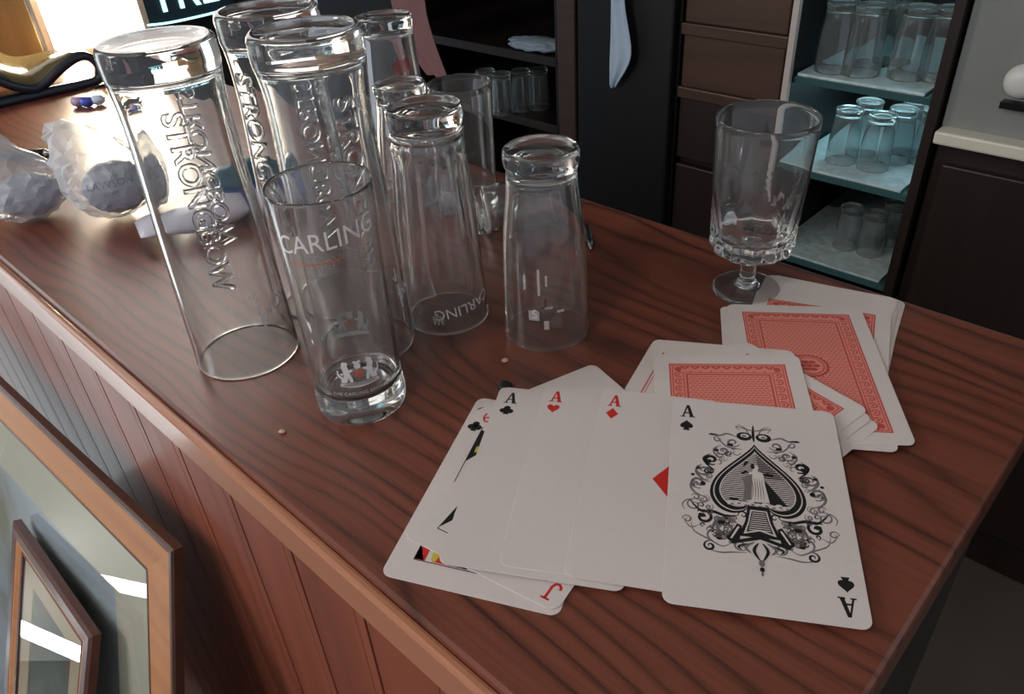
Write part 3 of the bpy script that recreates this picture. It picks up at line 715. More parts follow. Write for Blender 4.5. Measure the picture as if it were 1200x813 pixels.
    for x0, y0, x1, y1 in ((-4.8, 9.0, -2.2, 9.8), (-3.8, 12.6, -2.2, 15.0), (2.0, 9.6, 5.6, 9.0), (-8.8, -2.4, -5.2, -3.2)): curl([(x0, y0), ((x0 + x1) / 2, (y0 + y1) / 2 + .5), (x1, y1)], .9, K, 13)
    for k in range(5): curl([(-1.6 + k * .8, 8 - k * .2), (-1.2 + k * .75, 3), (-1.9 + k * 1.0, -2)], .22, GR, 14)
    for k in range(9):                                       # rocks below
        x = -8.4 + 2.1 * k; p.disc(x, -4.0 + (k % 2) * .5 - abs(x) * .02, 1.2, .8, WH, 15, 9); p.disc(x + .5, -4.5 + (k % 2) * .5, .6, .4, GR, 16, 7)
    # stem
    p.poly([(-3.2, -4.6), (3.2, -4.6), (4.2, -11), (6.4, -17), (-6.4, -17), (-4.2, -11)], K, 17)
    p.poly([(-2.5, -6.2), (2.5, -6.2), (3.3, -11), (4.8, -16), (0, -14.4), (-4.8, -16), (-3.3, -11)], WH, 18)
    p.poly([(-2.1, -6.7), (2.1, -6.7), (2.9, -11), (4.0, -15.2), (0, -13.8), (-4.0, -15.2), (-2.9, -11)], K, 19)
    for k in range(9):
        yy = -7.4 - .84 * k; hw = 1.9 + .17 * k
        p.rect(-hw, yy - .15, hw, yy + .18, WH, 20)
    for s_ in (-1, 1):
        p.poly([(s_ * x, y) for x, y in ((5.2, -13), (6.6, -12.2), (9.8, -18.6), (8.6, -19.6), (6.0, -18.4))], K, 17)
        p.poly([(s_ * x, y) for x, y in ((5.9, -13.6), (6.5, -13.4), (8.8, -18.2), (8.3, -18.4))], WH, 18)
        p.poly([(s_ * x, y) for x, y in ((0, -16.2), (9, -19.4), (8.2, -20.4), (0, -17.6))], K, 21)
        curl([(s_ * .6, -19), (s_ * 2.0, -22), (s_ * .4, -25.6)], .8, K, 21); curl([(s_ * 1.8, -18.8), (s_ * 4.4, -21), (s_ * 3.0, -23)], .8, GR, 21); curl([(s_ * 3.6, -19.6), (s_ * 6.4, -21), (s_ * 5.6, -22.2)], .6, K, 21)
    p.disc(0, -26.4, .9, 1.2, GR, 21); p.disc(0, -28.6, .7, .9, K, 21); p.disc(0, -30.2, .4, .8, GR, 21)

# the four aces lie shingled, their far ends carried by the face-down heap
W_, L_ = CW * S / 1000, CL * S / 1000
for k, (suit, mat, tl, ang, ztl, zbl, th, lab) in enumerate((
        ('club', 0, (587, 452.5), R(-14.2), .0038, .0050, .032, 'ace of clubs, leftmost of the four fanned aces, black A and club in its corner'),
        ('heart', 1, (638.5, 451), R(-13.4), .0044, .0042, .0175, 'ace of hearts, red A and heart in the corner, second ace from the left'),
        ('diamond', 1, (706, 455), R(-15.2), .0062, .0042, .0175, 'ace of diamonds, red A and diamond in the corner, under the ace of spades'),
        ('spade', 0, (788.3, 466.2), R(-13.6), .0090, .0042, .010, 'ace of spades with large ornate black emblem, rightmost and topmost of the fan'))):
    tx = (ztl - zbl) / L_
    o = card('playing_card', lab, 'playing card', at_corner(tl, -1, 1, ang, ztl), ang, ztl - tx * L_ / 2 - th * W_ / 2, (tx, th), 'aces fanned across the bar')
    p = Print(); index_and_pip(p, suit, mat)
    if suit == 'spade': emblem(p)
    elif suit == 'heart': p.poly(heart_pts(0, 0, 10, 10), mat)
    elif suit == 'diamond': p.poly([(-5.6, 0), (0, -7.6), (5.6, 0), (0, 7.6)], mat)
    else: club(p, 0, 0, 15, 15, mat)
    obj('printed_face', p.bm, INKS, o)

# three cards under the aces
zk = 0.00045
o = card('playing_card', 'black club court card at bottom left of the fan, lowest of the fanned cards', 'playing card', at_corner((445, 673), -1, -1, R(-20.1), zk), R(-20.1), zk)
p = Print(); p.outline(-20.5, -36.0, 20.5, 36.0, .35, 0)
club(p, -23.4, 27.6, 5.4, 5.6, 0); club(p, 23.4, -28, 5.4, -5.6, 0)
p.text('Q', 7, -23.4, 36.0, 0); p.text('Q', 7, 23.4, -36.0, 0, 0, PI)
p.poly([(-20.2, 26), (-16.5, 25), (-14, 20), (-15.5, 16), (-20.2, 9)], 0, 1)
p.poly([(-18.4, 22), (-16.6, 22), (-16.2, 19.5), (-18.2, 18)], 4, 2); p.poly([(-19, 17), (-17, 18), (-17, 15), (-18.8, 14)], 4, 2)
p.poly([(-20.2, -30), (-17.2, -35.5), (-20.2, -35.5)], 1, 1); p.poly([(-20.2, -35.6), (-16.8, -35.6), (-16.8, -29.5), (-20.2, -29.5)], 1, 1)
p.poly([(-14.5, -35.4), (-8, -35.4), (-7, -30.5), (-13.5, -28.5)], 1, 1); p.poly([(-15.2, -34.6), (-13.6, -35.4), (-12.4, -29.4), (-15.6, -30.2)], 4, 2); p.poly([(-10, -35.2), (-3, -35.4), (-4, -33), (-10, -32.2)], 0, 2)
obj('printed_face', p.bm, INKS, o)
zk = 0.0010
o = card('playing_card', 'red jack turned sharply in the fan, upside-down J showing at its lower right corner', 'playing card', at_corner((472, 628), -1, -1, R(-35.0), zk), R(-35.0), zk)
p = Print(); p.outline(-20.5, -36.0, 20.5, 36.0, .35, 0)
for fl in (1, -1):
    x0, y0 = -23.6 * fl, 38.2 * fl; q = lambda a, b_: (x0 + fl * a, y0 + fl * b_)
    p.stroke([q(.9, 3.2), q(.9, -1.4), q(.3, -2.7), q(-.8, -2.9), q(-1.6, -2.2), q(-1.8, -1.2)], .9, 1); p.stroke([q(-.6, 3.2), q(2.3, 3.2)], .7, 1)
p.poly([(-20.2, -19), (-16.0, -18), (-15, -24), (-20.2, -35)], 0, 1); p.poly([(-19.6, -28), (-16.2, -26), (-17, -30)], 4, 2)
p.poly([(20.0, -35.2), (14, -35.5), (16, -31)], 2, 1)
obj('printed_face', p.bm, INKS, o)
zk = 0.0016
o = card('playing_card', 'red six poking out behind the fan, its blank corner pointing at the tumbler', 'playing card', at_corner((552, 483), -1, 1, R(27.4), zk), R(27.4), zk)
p = Print()
p.text('6', 7.6, -24.6, 37.6, 1, 0, R(-16)); p.text('6', 8.4, 22.6, -37.0, 1, 0, PI)
for x in (-10, 10):
    for y in (-22, 0, 22): p.poly(heart_pts(x, y, 9, 9, 1 if y >= 0 else -1), 1)
obj('printed_face', p.bm, INKS, o)

# face-down cards
def back_print():
    p = Print(); PK, RD = 0, 1
    X, Y = 22.0, 38.0
    p.outline(-X, -Y, X, Y, .5, RD, 0); p.rect(-X + .5, -Y + .5, X - .5, Y - .5, PK, 0)
    p.outline(-X + 1.1, -Y + 1.1, X - 1.1, Y - 1.1, .35, RD, 1)
    # scalloped border of arcs and dots
    def scal(n, length, place):
        st_ = length / n
        for k in range(n):
            c = -length / 2 + st_ * (k + .5)
            p.poly([place(c - st_ * .5, 0), place(c + st_ * .5, 0), place(c + st_ * .34, 1.0), place(c, 1.9), place(c - st_ * .34, 1.0)], RD, 1)
            p.poly([place(c - st_ * .18, .3), place(c + st_ * .18, .3), place(c, 1.1)], PK, 2)
            p.poly([place(c - st_ * .5 - .35, 3.1), place(c - st_ * .5, 2.6), place(c - st_ * .5 + .35, 3.1), place(c - st_ * .5, 3.6)], RD, 1)
    scal(9, 2 * X - 8, lambda a, b_: (a, Y - 1.6 - b_)); scal(9, 2 * X - 8, lambda a, b_: (a, -Y + 1.6 + b_))
    def side(n, length, place):
        st_ = length / n
        for k in range(n):
            c = -length / 2 + st_ * (k + .5)
            q = [place(c + 1.45 * math.sin(t), 2.2 + 1.45 * math.cos(t)) for t in [0.5 + k2 * .62 for k2 in range(9)]]
            p.stroke(q, .55, RD, 1); p.disc(*place(c, 2.2), .55, .55, RD, 1, 7)
    side(16, 2 * Y - 9, lambda a, b_: (X - 1.4 - b_, a)); side(16, 2 * Y - 9, lambda a, b_: (-X + 1.4 + b_, a))
    for cx in (-1, 1):
        for cy in (-1, 1): p.disc(cx * (X - 3.4), cy * (Y - 3.4), 1.4, 1.4, RD, 1, 8)
    p.outline(-X + 5.2, -Y + 5.2, X - 5.2, Y - 5.2, .35, RD, 1); p.outline(-X + 6.2, -Y + 6.2, X - 6.2, Y - 6.2, .7, RD, 1)
    # woven field
    x0, y0 = X - 7.3, Y - 7.3; nx, ny = 17, 46
    for j in range(ny):
        for i in range(nx):
            cx = -x0 + (i + .5 + (.25 if j % 2 else -.25)) * 2 * x0 / nx; cy = -y0 + (j + .5) * 2 * y0 / ny
            if cx * cx + cy * cy < 64: continue
            p.poly([(cx - .62, cy - .45), (cx, cy + .1), (cx + .62, cy - .45), (cx + .62, cy), (cx, cy + .58), (cx - .62, cy)], RD, 1)
    # medallion
    n = 28
    p.poly([((7.9 if k % 2 else 7.1) * math.cos(PI * k / n), (7.9 if k % 2 else 7.1) * math.sin(PI * k / n)) for k in range(2 * n)], RD, 2)
    p.disc(0, 0, 6.3, 6.3, PK, 3, 28); p.disc(0, 0, 5.7, 5.7, RD, 4, 28); p.disc(0, 0, 5.2, 5.2, PK, 5, 28)
    for k in range(6): p.disc(2.6 * math.cos(k * PI / 3), 2.6 * math.sin(k * PI / 3), 1.5, 1.0, RD, 6, 9, k * PI / 3)
    p.disc(0, 0, 1.2, 1.2, RD, 6)
    return p.bm
back_src = [None]
def back_card(label, xy, ang, z, group=None, tilt=(0, 0)):
    o = card('playing_card', label, 'playing card', xy, ang, z, tilt, group)
    if back_src[0] is None: back_src[0] = obj('printed_back', back_print(), ['back_pink', 'back_red'], o)
    else:
        d = back_src[0].copy(); COL.objects.link(d); d.parent = o
    return o
PZ = 0.00048
# right-hand pack, from the bar upwards
GA = 'skewed cards of the right-hand pack'
z = PZ
for k, a in enumerate((-31.4, -29.6, -31.8, -28.8, -30.2)):
    px = (1062 - 2.6 * k + random.uniform(-1, 1), 353.5 - 1.0 * k)
    card('playing_card', 'card in the skewed right-hand pack, only its white edges showing', 'playing card', at_corner(px, 1, 1, R(a), z), R(a), z, (0, 0), GA); z += PZ
back_card('face-down card showing a thin red strip behind the top card of the right-hand pack', at_corner((887, 339.5), -1, 1, R(-25), z), R(-25), z); z += PZ
back_card('face-down card directly under the right-hand top card, jutting to the near side', at_corner((1054.5, 530), 1, -1, R(-12.6), z), R(-12.6), z); z += PZ
zP = z
back_card('face-down card lying topmost on the right-hand pack, red medallion half visible', at_corner((851.5, 356), -1, 1, R(-10.4), z), R(-10.4), z)
# left-hand heap, lapping the right-hand pack
def heap(label, px, cx, cy, a, base, slope, back=True):
    g = G(px[0], px[1], 0.003); zc = base + (g.x - 0.07) * slope - (0.37 - g.y) * 0.036
    c = at_corner(px, cx, cy, R(a), zc)
    zz_ = base + (c[0] - 0.07) * slope - (0.37 - c[1]) * 0.036
    o = back_card(label, c, R(a), zz_) if back else card('playing_card', label, 'playing card', c, R(a), zz_)
    o.rotation_euler = (Matrix.Rotation(-slope, 3, 'Y') @ Matrix.Rotation(0.036, 3, 'X') @ Matrix.Rotation(R(a), 3, 'Z')).to_euler()
    return o
heap('card lowest in the left-hand heap, only its white far edge showing', (765.5, 397), -1, 1, -18.6, .0010, .050, False)
o = heap('card with thin red lines along its left margin in the left-hand heap', (766, 398.5), -1, 1, -30.0, .0016, .050, False)
p = Print(); p.rect(-21.6, -36, -21.1, 37.5, 1); p.rect(-20.3, -36, -20.05, 37.5, 1); p.poly([(-19.4, 6), (-14, 6), (-14, 14)], 1)
obj('printed_lines', p.bm, INKS, o)
heap('face-down card turned crosswise, right corner lowest of the three over the right-hand pack', (1033, 498), 1, 1, -54.4, .0040, .028)
heap('face-down card turned crosswise between two others, only a white corner strip showing', (1024, 489), 1, 1, -55.4, .0045, .028)
heap('face-down card turned crosswise with red corner pattern showing beside the top card of the heap', (1019, 479.5), 1, 1, -56.0, .0050, .028)
heap('face-down card lying topmost on the left-hand heap, just above the ace of spades', (765.5, 414.5), -1, 1, -9.5, .0056, .034)

# ------------------------------------------------------------------ small things on the bar
from mathutils import noise as mnoise
def blob(rx, ry, rz, amp, freq, seed, sub=5, extra=None):
    bm = bmesh.new(); bmesh.ops.create_icosphere(bm, subdivisions=sub, radius=1.0)
    for v in bm.verts:
        d = v.co.normalized(); q = d * freq + Vector((seed * 7.1, seed * 3.3, seed))
        r = 1 - amp * 1.1 + amp * (1 - 2 * abs(mnoise.noise(q))) + amp * .6 * (1 - 2 * abs(mnoise.noise(q * 2.3)))
        p = Vector((d.x * rx * r, d.y * ry * r, d.z * rz * r))
        if extra: p = extra(d, p)
        v.co = p
    zmin = min(v.co.z for v in bm.verts)
    for v in bm.verts: v.co.z -= zmin
    return bm
M['packed'] = plain('packed_contents', srgb(140, 146, 164), 0.5, noise=0.55, nscale=70, bump=0.5)
def bag(px, label, rx, ry, rz, seed, tuft, word=None):
    g = G(*px); o = empty('plastic_bag', g, facing(g) + PI / 2, label=label, cat='plastic bag')
    def ex(d, p):                                     # gathered tuft drawn up out of the bag
        ax_ = Vector(tuft[0]).normalized(); k = max(0.0, d.dot(ax_)); f = k ** tuft[2]
        return p + ax_ * tuft[1] * f + Vector((mnoise.noise(d * 9 + Vector((seed, 0, 0))), mnoise.noise(d * 9 + Vector((0, seed, 5))), 0)) * 0.012 * f
    obj('film', blob(rx, ry, rz, 0.10, 2.6, seed, 4, ex), 'film', o, False)
    inner = obj('contents', blob(rx * .72, ry * .72, rz * .66, 0.10, 2.2, seed + 9, 4), 'packed', o, True, loc=(0.003, 0, 0.004))
    if word:
        t = text_bm(word, 0.0085)
        for v in t.verts:
            x, y = v.co.x, v.co.y; v.co = Vector((x, -ry * 0.72 * math.sqrt(max(0.0, 1 - (x / rx) ** 2)) - 0.010, rz * 1.2 + y))
        obj('printed_word', t, 'grey_print', o)
    return o
bag((42, 256), 'clear plastic bag twisted to a peak, leftmost on the bar', 0.036, 0.030, 0.027, 3, ((-0.35, 0.25, 1.0), 0.036, 5))
bag((143, 252), 'clear plastic bag with grey contents beside the leftmost pint', 0.036, 0.032, 0.033, 5, ((-0.35, 0.75, 0.55), 0.036, 3), 'LAWSON')

# folded strip with a glossy top, curling into a loop
M['strip_dark'] = plain('strip_dark', srgb(26, 38, 54), 0.32, coat=0.4)
M['strip_top'] = plain('strip_top', srgb(96, 84, 58), 0.18, coat=0.5)
base = G(40, 118); st_ang = math.atan2(0.55, 1.0)
fr_ = empty('folded_strap', base, 0, label='dark blue folded strap with glossy tan top, curling into a loop at the far left', cat='strap')
rtv = (G(120, 112) - G(0, 140)).normalized(); bk = Vector((-rtv.y, rtv.x, 0))
if bk.y < 0: bk = -bk
pathu = [(-0.15, 0.060), (-0.09, 0.056), (-0.046, 0.043), (-0.017, 0.022), (0.006, 0.0125), (0.023, 0.018), (0.040, 0.028), (0.063, 0.038), (0.078, 0.037), (0.088, 0.023), (0.083, 0.008), (0.063, 0.005), (0.040, 0.0045), (0.011, 0.004), (-0.046, 0.003), (-0.15, 0.003)]
pth = spline(pathu, 6)
def strap_bm(path, th, inset=0.0):
    bm = bmesh.new(); rows = []; top_ = True
    for i, (u, z) in enumerate(path):
        a, b_ = path[max(i - 1, 0)], path[min(i + 1, len(path) - 1)]
        tx_, tz_ = b_[0] - a[0], b_[1] - a[1]; l = math.hypot(tx_, tz_); nx_, nz_ = -tz_ / l * th / 2, tx_ / l * th / 2
        t_ = max(0.0, min(1.0, (0.078 - u) / 0.11)); d1 = 0.016 + 0.135 * t_ - inset
        if tx_ < 0: d1 = 0.016 + 0.03 * t_
        d0 = inset
        rows.append([bm.verts.new(rtv * (u + sx * nx_) + bk * dd + Vector((0, 0, max(0.0006, z + sx * nz_ + 0.25 * max(0, dd - .03) * (tx_ > 0))))) for sx, dd in ((1, d0), (1, d1), (-1, d1), (-1, d0))])
    for A, C in zip(rows, rows[1:]):
        for k in range(4): bm.faces.new((A[k], A[(k + 1) % 4], C[(k + 1) % 4], C[k]))
    bm.faces.new(rows[0][::-1]); bm.faces.new(rows[-1]); bmesh.ops.recalc_face_normals(bm, faces=bm.faces); return bm
obj('strap_band', strap_bm(pth, 0.010), 'strip_dark', fr_, True)  # dark fabric, made thicker to stand in for the shade in the fold too
obj('glossy_top', strap_bm([(u, z + 0.0058) for u, z in spline(pathu[:8], 6)], 0.0012, 0.003), 'strip_top', fr_, True)

def drop(name, label, cat, bm, mat, px, rz=0.0, group=None, smooth=True):
    return tag(obj(name, bm, mat, None, smooth, loc=G(*px), rot=(0, 0, rz)), label, cat, group)
M['sweet_white'] = plain('sweet_white', srgb(206, 222, 246), 0.25, coat=0.5)
M['sweet_blue'] = plain('sweet_blue', srgb(66, 84, 190), 0.25, coat=0.5)
M['sweet_lilac'] = plain('sweet_lilac', srgb(176, 152, 190), 0.25, coat=0.5)
for px, mt, nm in (((94, 125), 'sweet_lilac', 'lilac'), ((104, 125), 'sweet_blue', 'deep blue'), ((117, 123), 'sweet_white', 'white')):
    drop('wrapped_sweet', 'small %s wrapped sweet lying under the curled strap' % nm, 'sweet', blob(.0085, .0075, .0065, .12, 2.2, len(nm), 3), mt, px, .4)
M['black_plastic'] = plain('black_plastic', srgb(18, 18, 20), 0.35)
M['pen_metal'] = plain('pen_metal', srgb(150, 150, 152), 0.25, metal=0.9)
def rod(name, label, cat, p0, p1, r, mat):
    a, b_ = G(*p0), G(*p1); v = b_ - a; o = empty(name, (a + b_) / 2, math.atan2(v.y, v.x), label=label, cat=cat); L2 = v.length / 2
    bm = bmesh.new(); tube(bm, [(-L2 + .006, 0, r), (-L2 * .4, 0, r), (0, 0, r), (L2 * .5, 0, r), (L2, 0, r)], r, 12); obj('barrel', bm, mat, o, True)
    bm = bmesh.new(); tube(bm, [(-L2 + .006, 0, r), (-L2 + .002, 0, r), (-L2 - .004, 0, r)], lambda t: r * (1 - .8 * t), 12); obj('tip', bm, 'pen_metal', o, True)
    return o
rod('pen', 'black pen lying behind the leftmost plastic bag', 'pen', (62, 184), (2, 186), 0.0045, 'black_plastic')
rod('cocktail_stick', 'thin dark stick between the curled strap and the leftmost pint', 'stick', (134, 97), (112, 104), 0.0016, 'black_plastic')
rod('bottle_pick', 'small dark metal pick lying just right of the plain tumbler', 'pick', (692, 293), (687, 270), 0.0028, 'black_plastic')
M['crumb'] = plain('crumb', srgb(208, 168, 148), 0.6)
drop('crumb', 'pale crumb on the wood just below the plain tumbler', 'crumb', blob(.0022, .0018, .0012, .3, 2, 2, 3), 'crumb', (592, 424))
drop('crumb', 'pale crumb on the wood left of the upright half pint', 'crumb', blob(.0022, .0016, .001, .3, 2, 4, 3), 'crumb', (331, 507))
drop('bottle_stopper', 'small dark round stopper beside the ace of clubs', 'stopper', lathe([(0, 0), (.0035, 0), (.0042, .001), (.0042, .003), (.003, .0042), (0, .0044)], 24), 'black_plastic', (592, 456))
# crisp packet behind the leftmost pint
M['packet_white'] = plain('packet_white', srgb(206, 204, 218), 0.3, coat=0.3)
M['packet_teal'] = plain('packet_teal', srgb(28, 84, 104), 0.3, coat=0.3)
M['packet_blue'] = plain('packet_blue', srgb(62, 66, 140), 0.3, coat=0.3)
g = G(255, 262); pk = empty('snack_packet', g, facing(g) + PI / 2 + 0.1, label='crumpled white, blue and teal packet lying behind the leftmost pint', cat='packet')
def pillow(x0, x1, hy, hz, seed):
    bm = bmesh.new(); n = 24; rows = []
    for i in range(n + 1):
        u = i / n; x = x0 + (x1 - x0) * u; prof = math.sin(PI * u) ** .5 if 0 < u < 1 else 0.0
        ring = []
        for k in range(20):
            a = 2 * PI * k / 20; r = 1 + .12 * mnoise.noise(Vector((u * 4 + seed, math.cos(a) * 1.5, math.sin(a) * 1.5)))
            ring.append(bm.verts.new((x, hy * math.cos(a) * r * (.75 + .25 * prof), hz + (hz * math.sin(a) * r) * max(.08, prof) * .92)))
        rows.append(ring)
    for A, C in zip(rows, rows[1:]):
        for k in range(20): bm.faces.new((A[k], A[(k + 1) % 20], C[(k + 1) % 20], C[k]))
    bm.faces.new(rows[0][::-1]); bm.faces.new(rows[-1]); bmesh.ops.recalc_face_normals(bm, faces=bm.faces); return bm
obj('packet_body', pillow(-0.060, 0.050, 0.022, 0.012, 1), 'packet_white', pk, True)
obj('packet_band', pillow(-0.005, 0.066, 0.024, 0.009, 4), 'packet_blue', pk, True, loc=(0.0, 0.016, 0))
obj('packet_end', pillow(0.010, 0.070, 0.020, 0.016, 6), 'packet_teal', pk, True, loc=(0.0, 0.046, 0))

# ------------------------------------------------------------------ framed pictures leaning on the bar front
M['mat_cream'] = plain('mat_cream', srgb(196, 196, 176), 0.7, noise=0.05)
M['mat_tan'] = plain('mat_tan', srgb(176, 160, 132), 0.7, noise=0.05)
def picture_art(name, base_, spots, scale):
    mt, nt, b = newmat(name); N = nt.nodes; L = nt.links
    tc = N.new('ShaderNodeTexCoord'); n = N.new('ShaderNodeTexNoise'); n.inputs['Scale'].default_value = scale; n.inputs['Detail'].default_value = 4
    L.new(tc.outputs['Object'], n.inputs['Vector']); rp = N.new('ShaderNodeValToRGB'); rp.color_ramp.elements[0].position = .3; rp.color_ramp.elements[0].color = spots[0]
    rp.color_ramp.elements[1].position = .62; rp.color_ramp.elements[1].color = base_
    x = rp.color_ramp.elements.new(.42); x.color = spots[1]
    L.new(n.outputs['Fac'], rp.inputs[0]); L.new(rp.outputs[0], b.inputs['Base Color']); b.inputs['Roughness'].default_value = .7; return mt
M['art_pale'] = picture_art('art_pale', srgb(170, 186, 196), (srgb(110, 112, 84), srgb(156, 170, 176)), 9)
M['art_dark'] = picture_art('art_dark', srgb(62, 84, 84), (srgb(120, 52, 42), srgb(52, 62, 58)), 24)
def picture(C, Lp, lean, H_, W2, wf, wm, mats, art, depth, label, lip):
    """C: upper right outer corner, Lp: a point of the top edge towards the left"""
    tv = (Lp - C); tv.z = 0; tv.normalize(); mv = Vector((0, 0, 1)).cross(tv)
    if mv.dot(NX) < 0: mv = -mv
    dn = -math.cos(lean) * Vector((0, 0, 1)) - math.sin(lean) * mv
    X = -tv; Yv = -dn; Z = X.cross(Yv)                    # x to the right, y up the picture, z out of its face
    o = bpy.data.objects.new('framed_picture', None); COL.objects.link(o); tag(o, label, 'picture')
    mt = Matrix((X, Yv, Z)).transposed().to_4x4(); mt.translation = C + dn * H_ + tv * W2; o.matrix_world = mt
    def mould(x0, x1, y0, y1, side, mat, z0, z1, name, prof=None):
        bm = bmesh.new(); w_ = x1
        # a mitred moulding along one side: (offset inwards, height) profile swept between the mitres
        pr = prof
        if side == 'top': P = lambda a, t, z: ((a + (W2 - 2 * a) * t), H_ - a, z)
        elif side == 'bottom': P = lambda a, t, z: ((a + (W2 - 2 * a) * t), a, z)
        elif side == 'left': P = lambda a, t, z: (a, a + (H_ - 2 * a) * t, z)
        else: P = lambda a, t, z: (W2 - a, a + (H_ - 2 * a) * t, z)
        r = [[bm.verts.new(P(a, t, z)) for a, z in pr] for t in (0, 1)]
        n = len(pr)
        for k in range(n): bm.faces.new((r[0][k], r[0][(k + 1) % n], r[1][(k + 1) % n], r[1][k]))
        bm.faces.new(r[0][::-1]); bm.faces.new(r[1]); bmesh.ops.recalc_face_normals(bm, faces=bm.faces)
        return obj(name, bm, mat, o, False)
    e = wf[0]
    for sd_ in ('top', 'left', 'right', 'bottom'):
        mould(0, 0, 0, 0, sd_, mats[0], 0, 0, 'frame_edge', [(0, 0), (0, depth * .8), (e * .3, depth), (e, depth * .96), (e, 0)])
        mould(0, 0, 0, 0, sd_, mats[1], 0, 0, 'frame_moulding', [(e, 0.0), (e, depth * .93), (e + (wf[1] - e) * .35, depth * .86), (e + (wf[1] - e) * .7, depth * .70), (wf[1], depth * .62), (wf[1], 0.0)])
        mould(0, 0, 0, 0, sd_, lip, 0, 0, 'frame_lip', [(wf[1], 0), (wf[1], depth * .66), (wf[1] + .003, depth * .60), (wf[1] + .004, depth * .3), (wf[1] + .004, 0)])
    a = wf[1] + .003
    obj('backing', bx(a * .6, W2 - a * .6, a * .6, H_ - a * .6, -.003, 0.0005), 'mat_tan', o)
    i = a + wm
    bm = bmesh.new()
    for q in ((a, i, a, H_ - a), (W2 - i, W2 - a, a, H_ - a), (i, W2 - i, a, i), (i, W2 - i, H_ - i, H_ - a)): box(bm, *q, 0.001, 0.0026)
    obj('mount_board', bm, mats[2], o)
    obj('print', bx(i - .002, W2 - i + .002, i - .002, H_ - i + .002, 0.0006, 0.0011), art, o)
    obj('glass_sheet', bx(a - .001, W2 - a + .001, a - .001, H_ - a + .001, 0.0034, 0.0040), 'pane', o)
    return o
Cb = V(215, 640, 0.088); Lb = G(0, 440, Cb.z - ZB)
Pb = picture(Cb, Lb, math.radians(17.75), 0.56, 0.62, (0.005, 0.040), 0.055, ('frame_edge', 'frame_wood', 'mat_cream'), 'art_pale', 0.008,
        'large picture in a light wooden frame leaning against the bar front', 'frame_edge')
Cs = G(119, 742, -0.232); Ls = G(24, 606, -0.230)
Wp = (Ls - Cs).length
Ps = picture(Cs, Ls, math.radians(24.0), 0.30, Wp, (0.012, 0.020), 0.022, ('frame_red', 'frame_wood', 'mat_tan'), 'art_dark', 0.008,
        'small dark-framed picture leaning in front of the large framed picture', 'frame_red')
# each picture stands on a shelf of the bar's foot rail
M['bench'] = plain('bench_top', srgb(60, 38, 28), 0.5, noise=0.2)
zlow = min((P.matrix_world.translation.z for P in (Pb, Ps)))
ped = empty('settle_bench', B(-0.72, -0.115, -1.10), YAW, label='low dark bench under the pictures along the bar front', cat='bench')
zt = Pb.matrix_world.translation.z - 0.002
obj('bench_top', bx(-0.45, 0.45, -0.16, 0.20, zt - 0.03, zt), 'bench', ped)
for x in (-0.4, 0.4):
    for y in (-0.12, 0.16): obj('leg', bx(x - .02, x + .02, y - .02, y + .02, 0, zt - 0.03), 'bench', ped)

# ------------------------------------------------------------------ behind the bar
OB = 1.40
def bz(x, y, o=OB):
    s, oo, z = so(V(x, y, o)); return s, z
M['black_cab'] = plain('black_cabinet', srgb(8, 9, 10), 0.5)
M['teal_mat'] = plain('drip_mat', srgb(184, 204, 208), 0.35, noise=0.5, nscale=55, bump=1.0)
M['shelf_glass'] = plain('shelf_edge', srgb(60, 92, 96), 0.2, coat=0.4)
M['alu'] = plain('aluminium_strip', srgb(190, 180, 176), 0.4)
M['tile_grey'] = plain('wall_tile', srgb(132, 136, 134), 0.4, noise=0.08, nscale=20)
M['cream'] = plain('cream_worktop', srgb(216, 214, 198), 0.4)
M['white_plastic'] = plain('white_plastic', srgb(214, 216, 212), 0.3)
M['towel_blue'] = plain('towel_blue', srgb(186, 206, 224), 0.9, bump=0.3, nscale=200)
M['towel_pink'] = plain('towel_pink', srgb(150, 108, 106), 0.9, bump=0.3, nscale=200)
M['led'] = plain('led_strip', (0.55, 0.9, 1.0, 1), 0.3, emit=18.0)
def cabinet(name, label, cat, s0_, s1_, z0, z1, dep, mat, o=OB, body='body'):
    c = empty(name, B((s0_ + s1_) / 2, o, -1.10), YAW, label=label, cat=cat); hw = (s1_ - s0_) / 2
    obj(body, bx(-hw, hw, 0, dep, z0 + 1.10, z1 + 1.10, bev=0.003), mat, c)
    return c, hw
# black fridge with a bar towel over its top edge
sA, _ = bz(682, 100); sB, _ = bz(797, 60)
fr, hw = cabinet('bar_fridge', 'black under-counter fridge with a pale towel over its front', 'fridge', sA, sB, -1.08, 0.02, 0.5, 'black_cab')
obj('fridge_door', bx(-hw + .006, hw - .006, -0.022, -0.001, 0.10, 1.10, bev=0.004), 'black_cab', fr)
obj('kick_plate', bx(-hw + .01, hw - .01, 0.01, 0.03, 0, 0.02), 'black_cab', fr)
def cloth(name, label, outline, o, mat, amp, back=0.06):
    """towel hung over an edge: outline = (s_left, s_right, z) from the top to the bottom hem"""
    bm = bmesh.new(); n = 16; rows = []
    top = outline[0]
    full = [((top[0], top[1], top[2] + 0.004), back), ((top[0], top[1], top[2] + 0.006), 0.01)] + [(q, 0.0) for q in outline]
    for (a, b_, z), y in full:
        rows.append([bm.verts.new(B(a + (b_ - a) * k / n, o + y - 0.006 - amp * (0.5 + 0.5 * math.sin(k / n * 9 + z * 14)) - (0.004 if y == 0 else 0), z)) for k in range(n + 1)])
    for A, C in zip(rows, rows[1:]):
        for k in range(n): bm.faces.new((A[k], A[k + 1], C[k + 1], C[k]))
    ob = obj(name, bm, mat, None, True); md = ob.modifiers.new('t', 'SOLIDIFY'); md.thickness = 0.0035; md.offset = 1
    sb = ob.modifiers.new('s', 'SUBSURF'); sb.levels = 1; sb.render_levels = 2
    return tag(ob, label, 'towel')
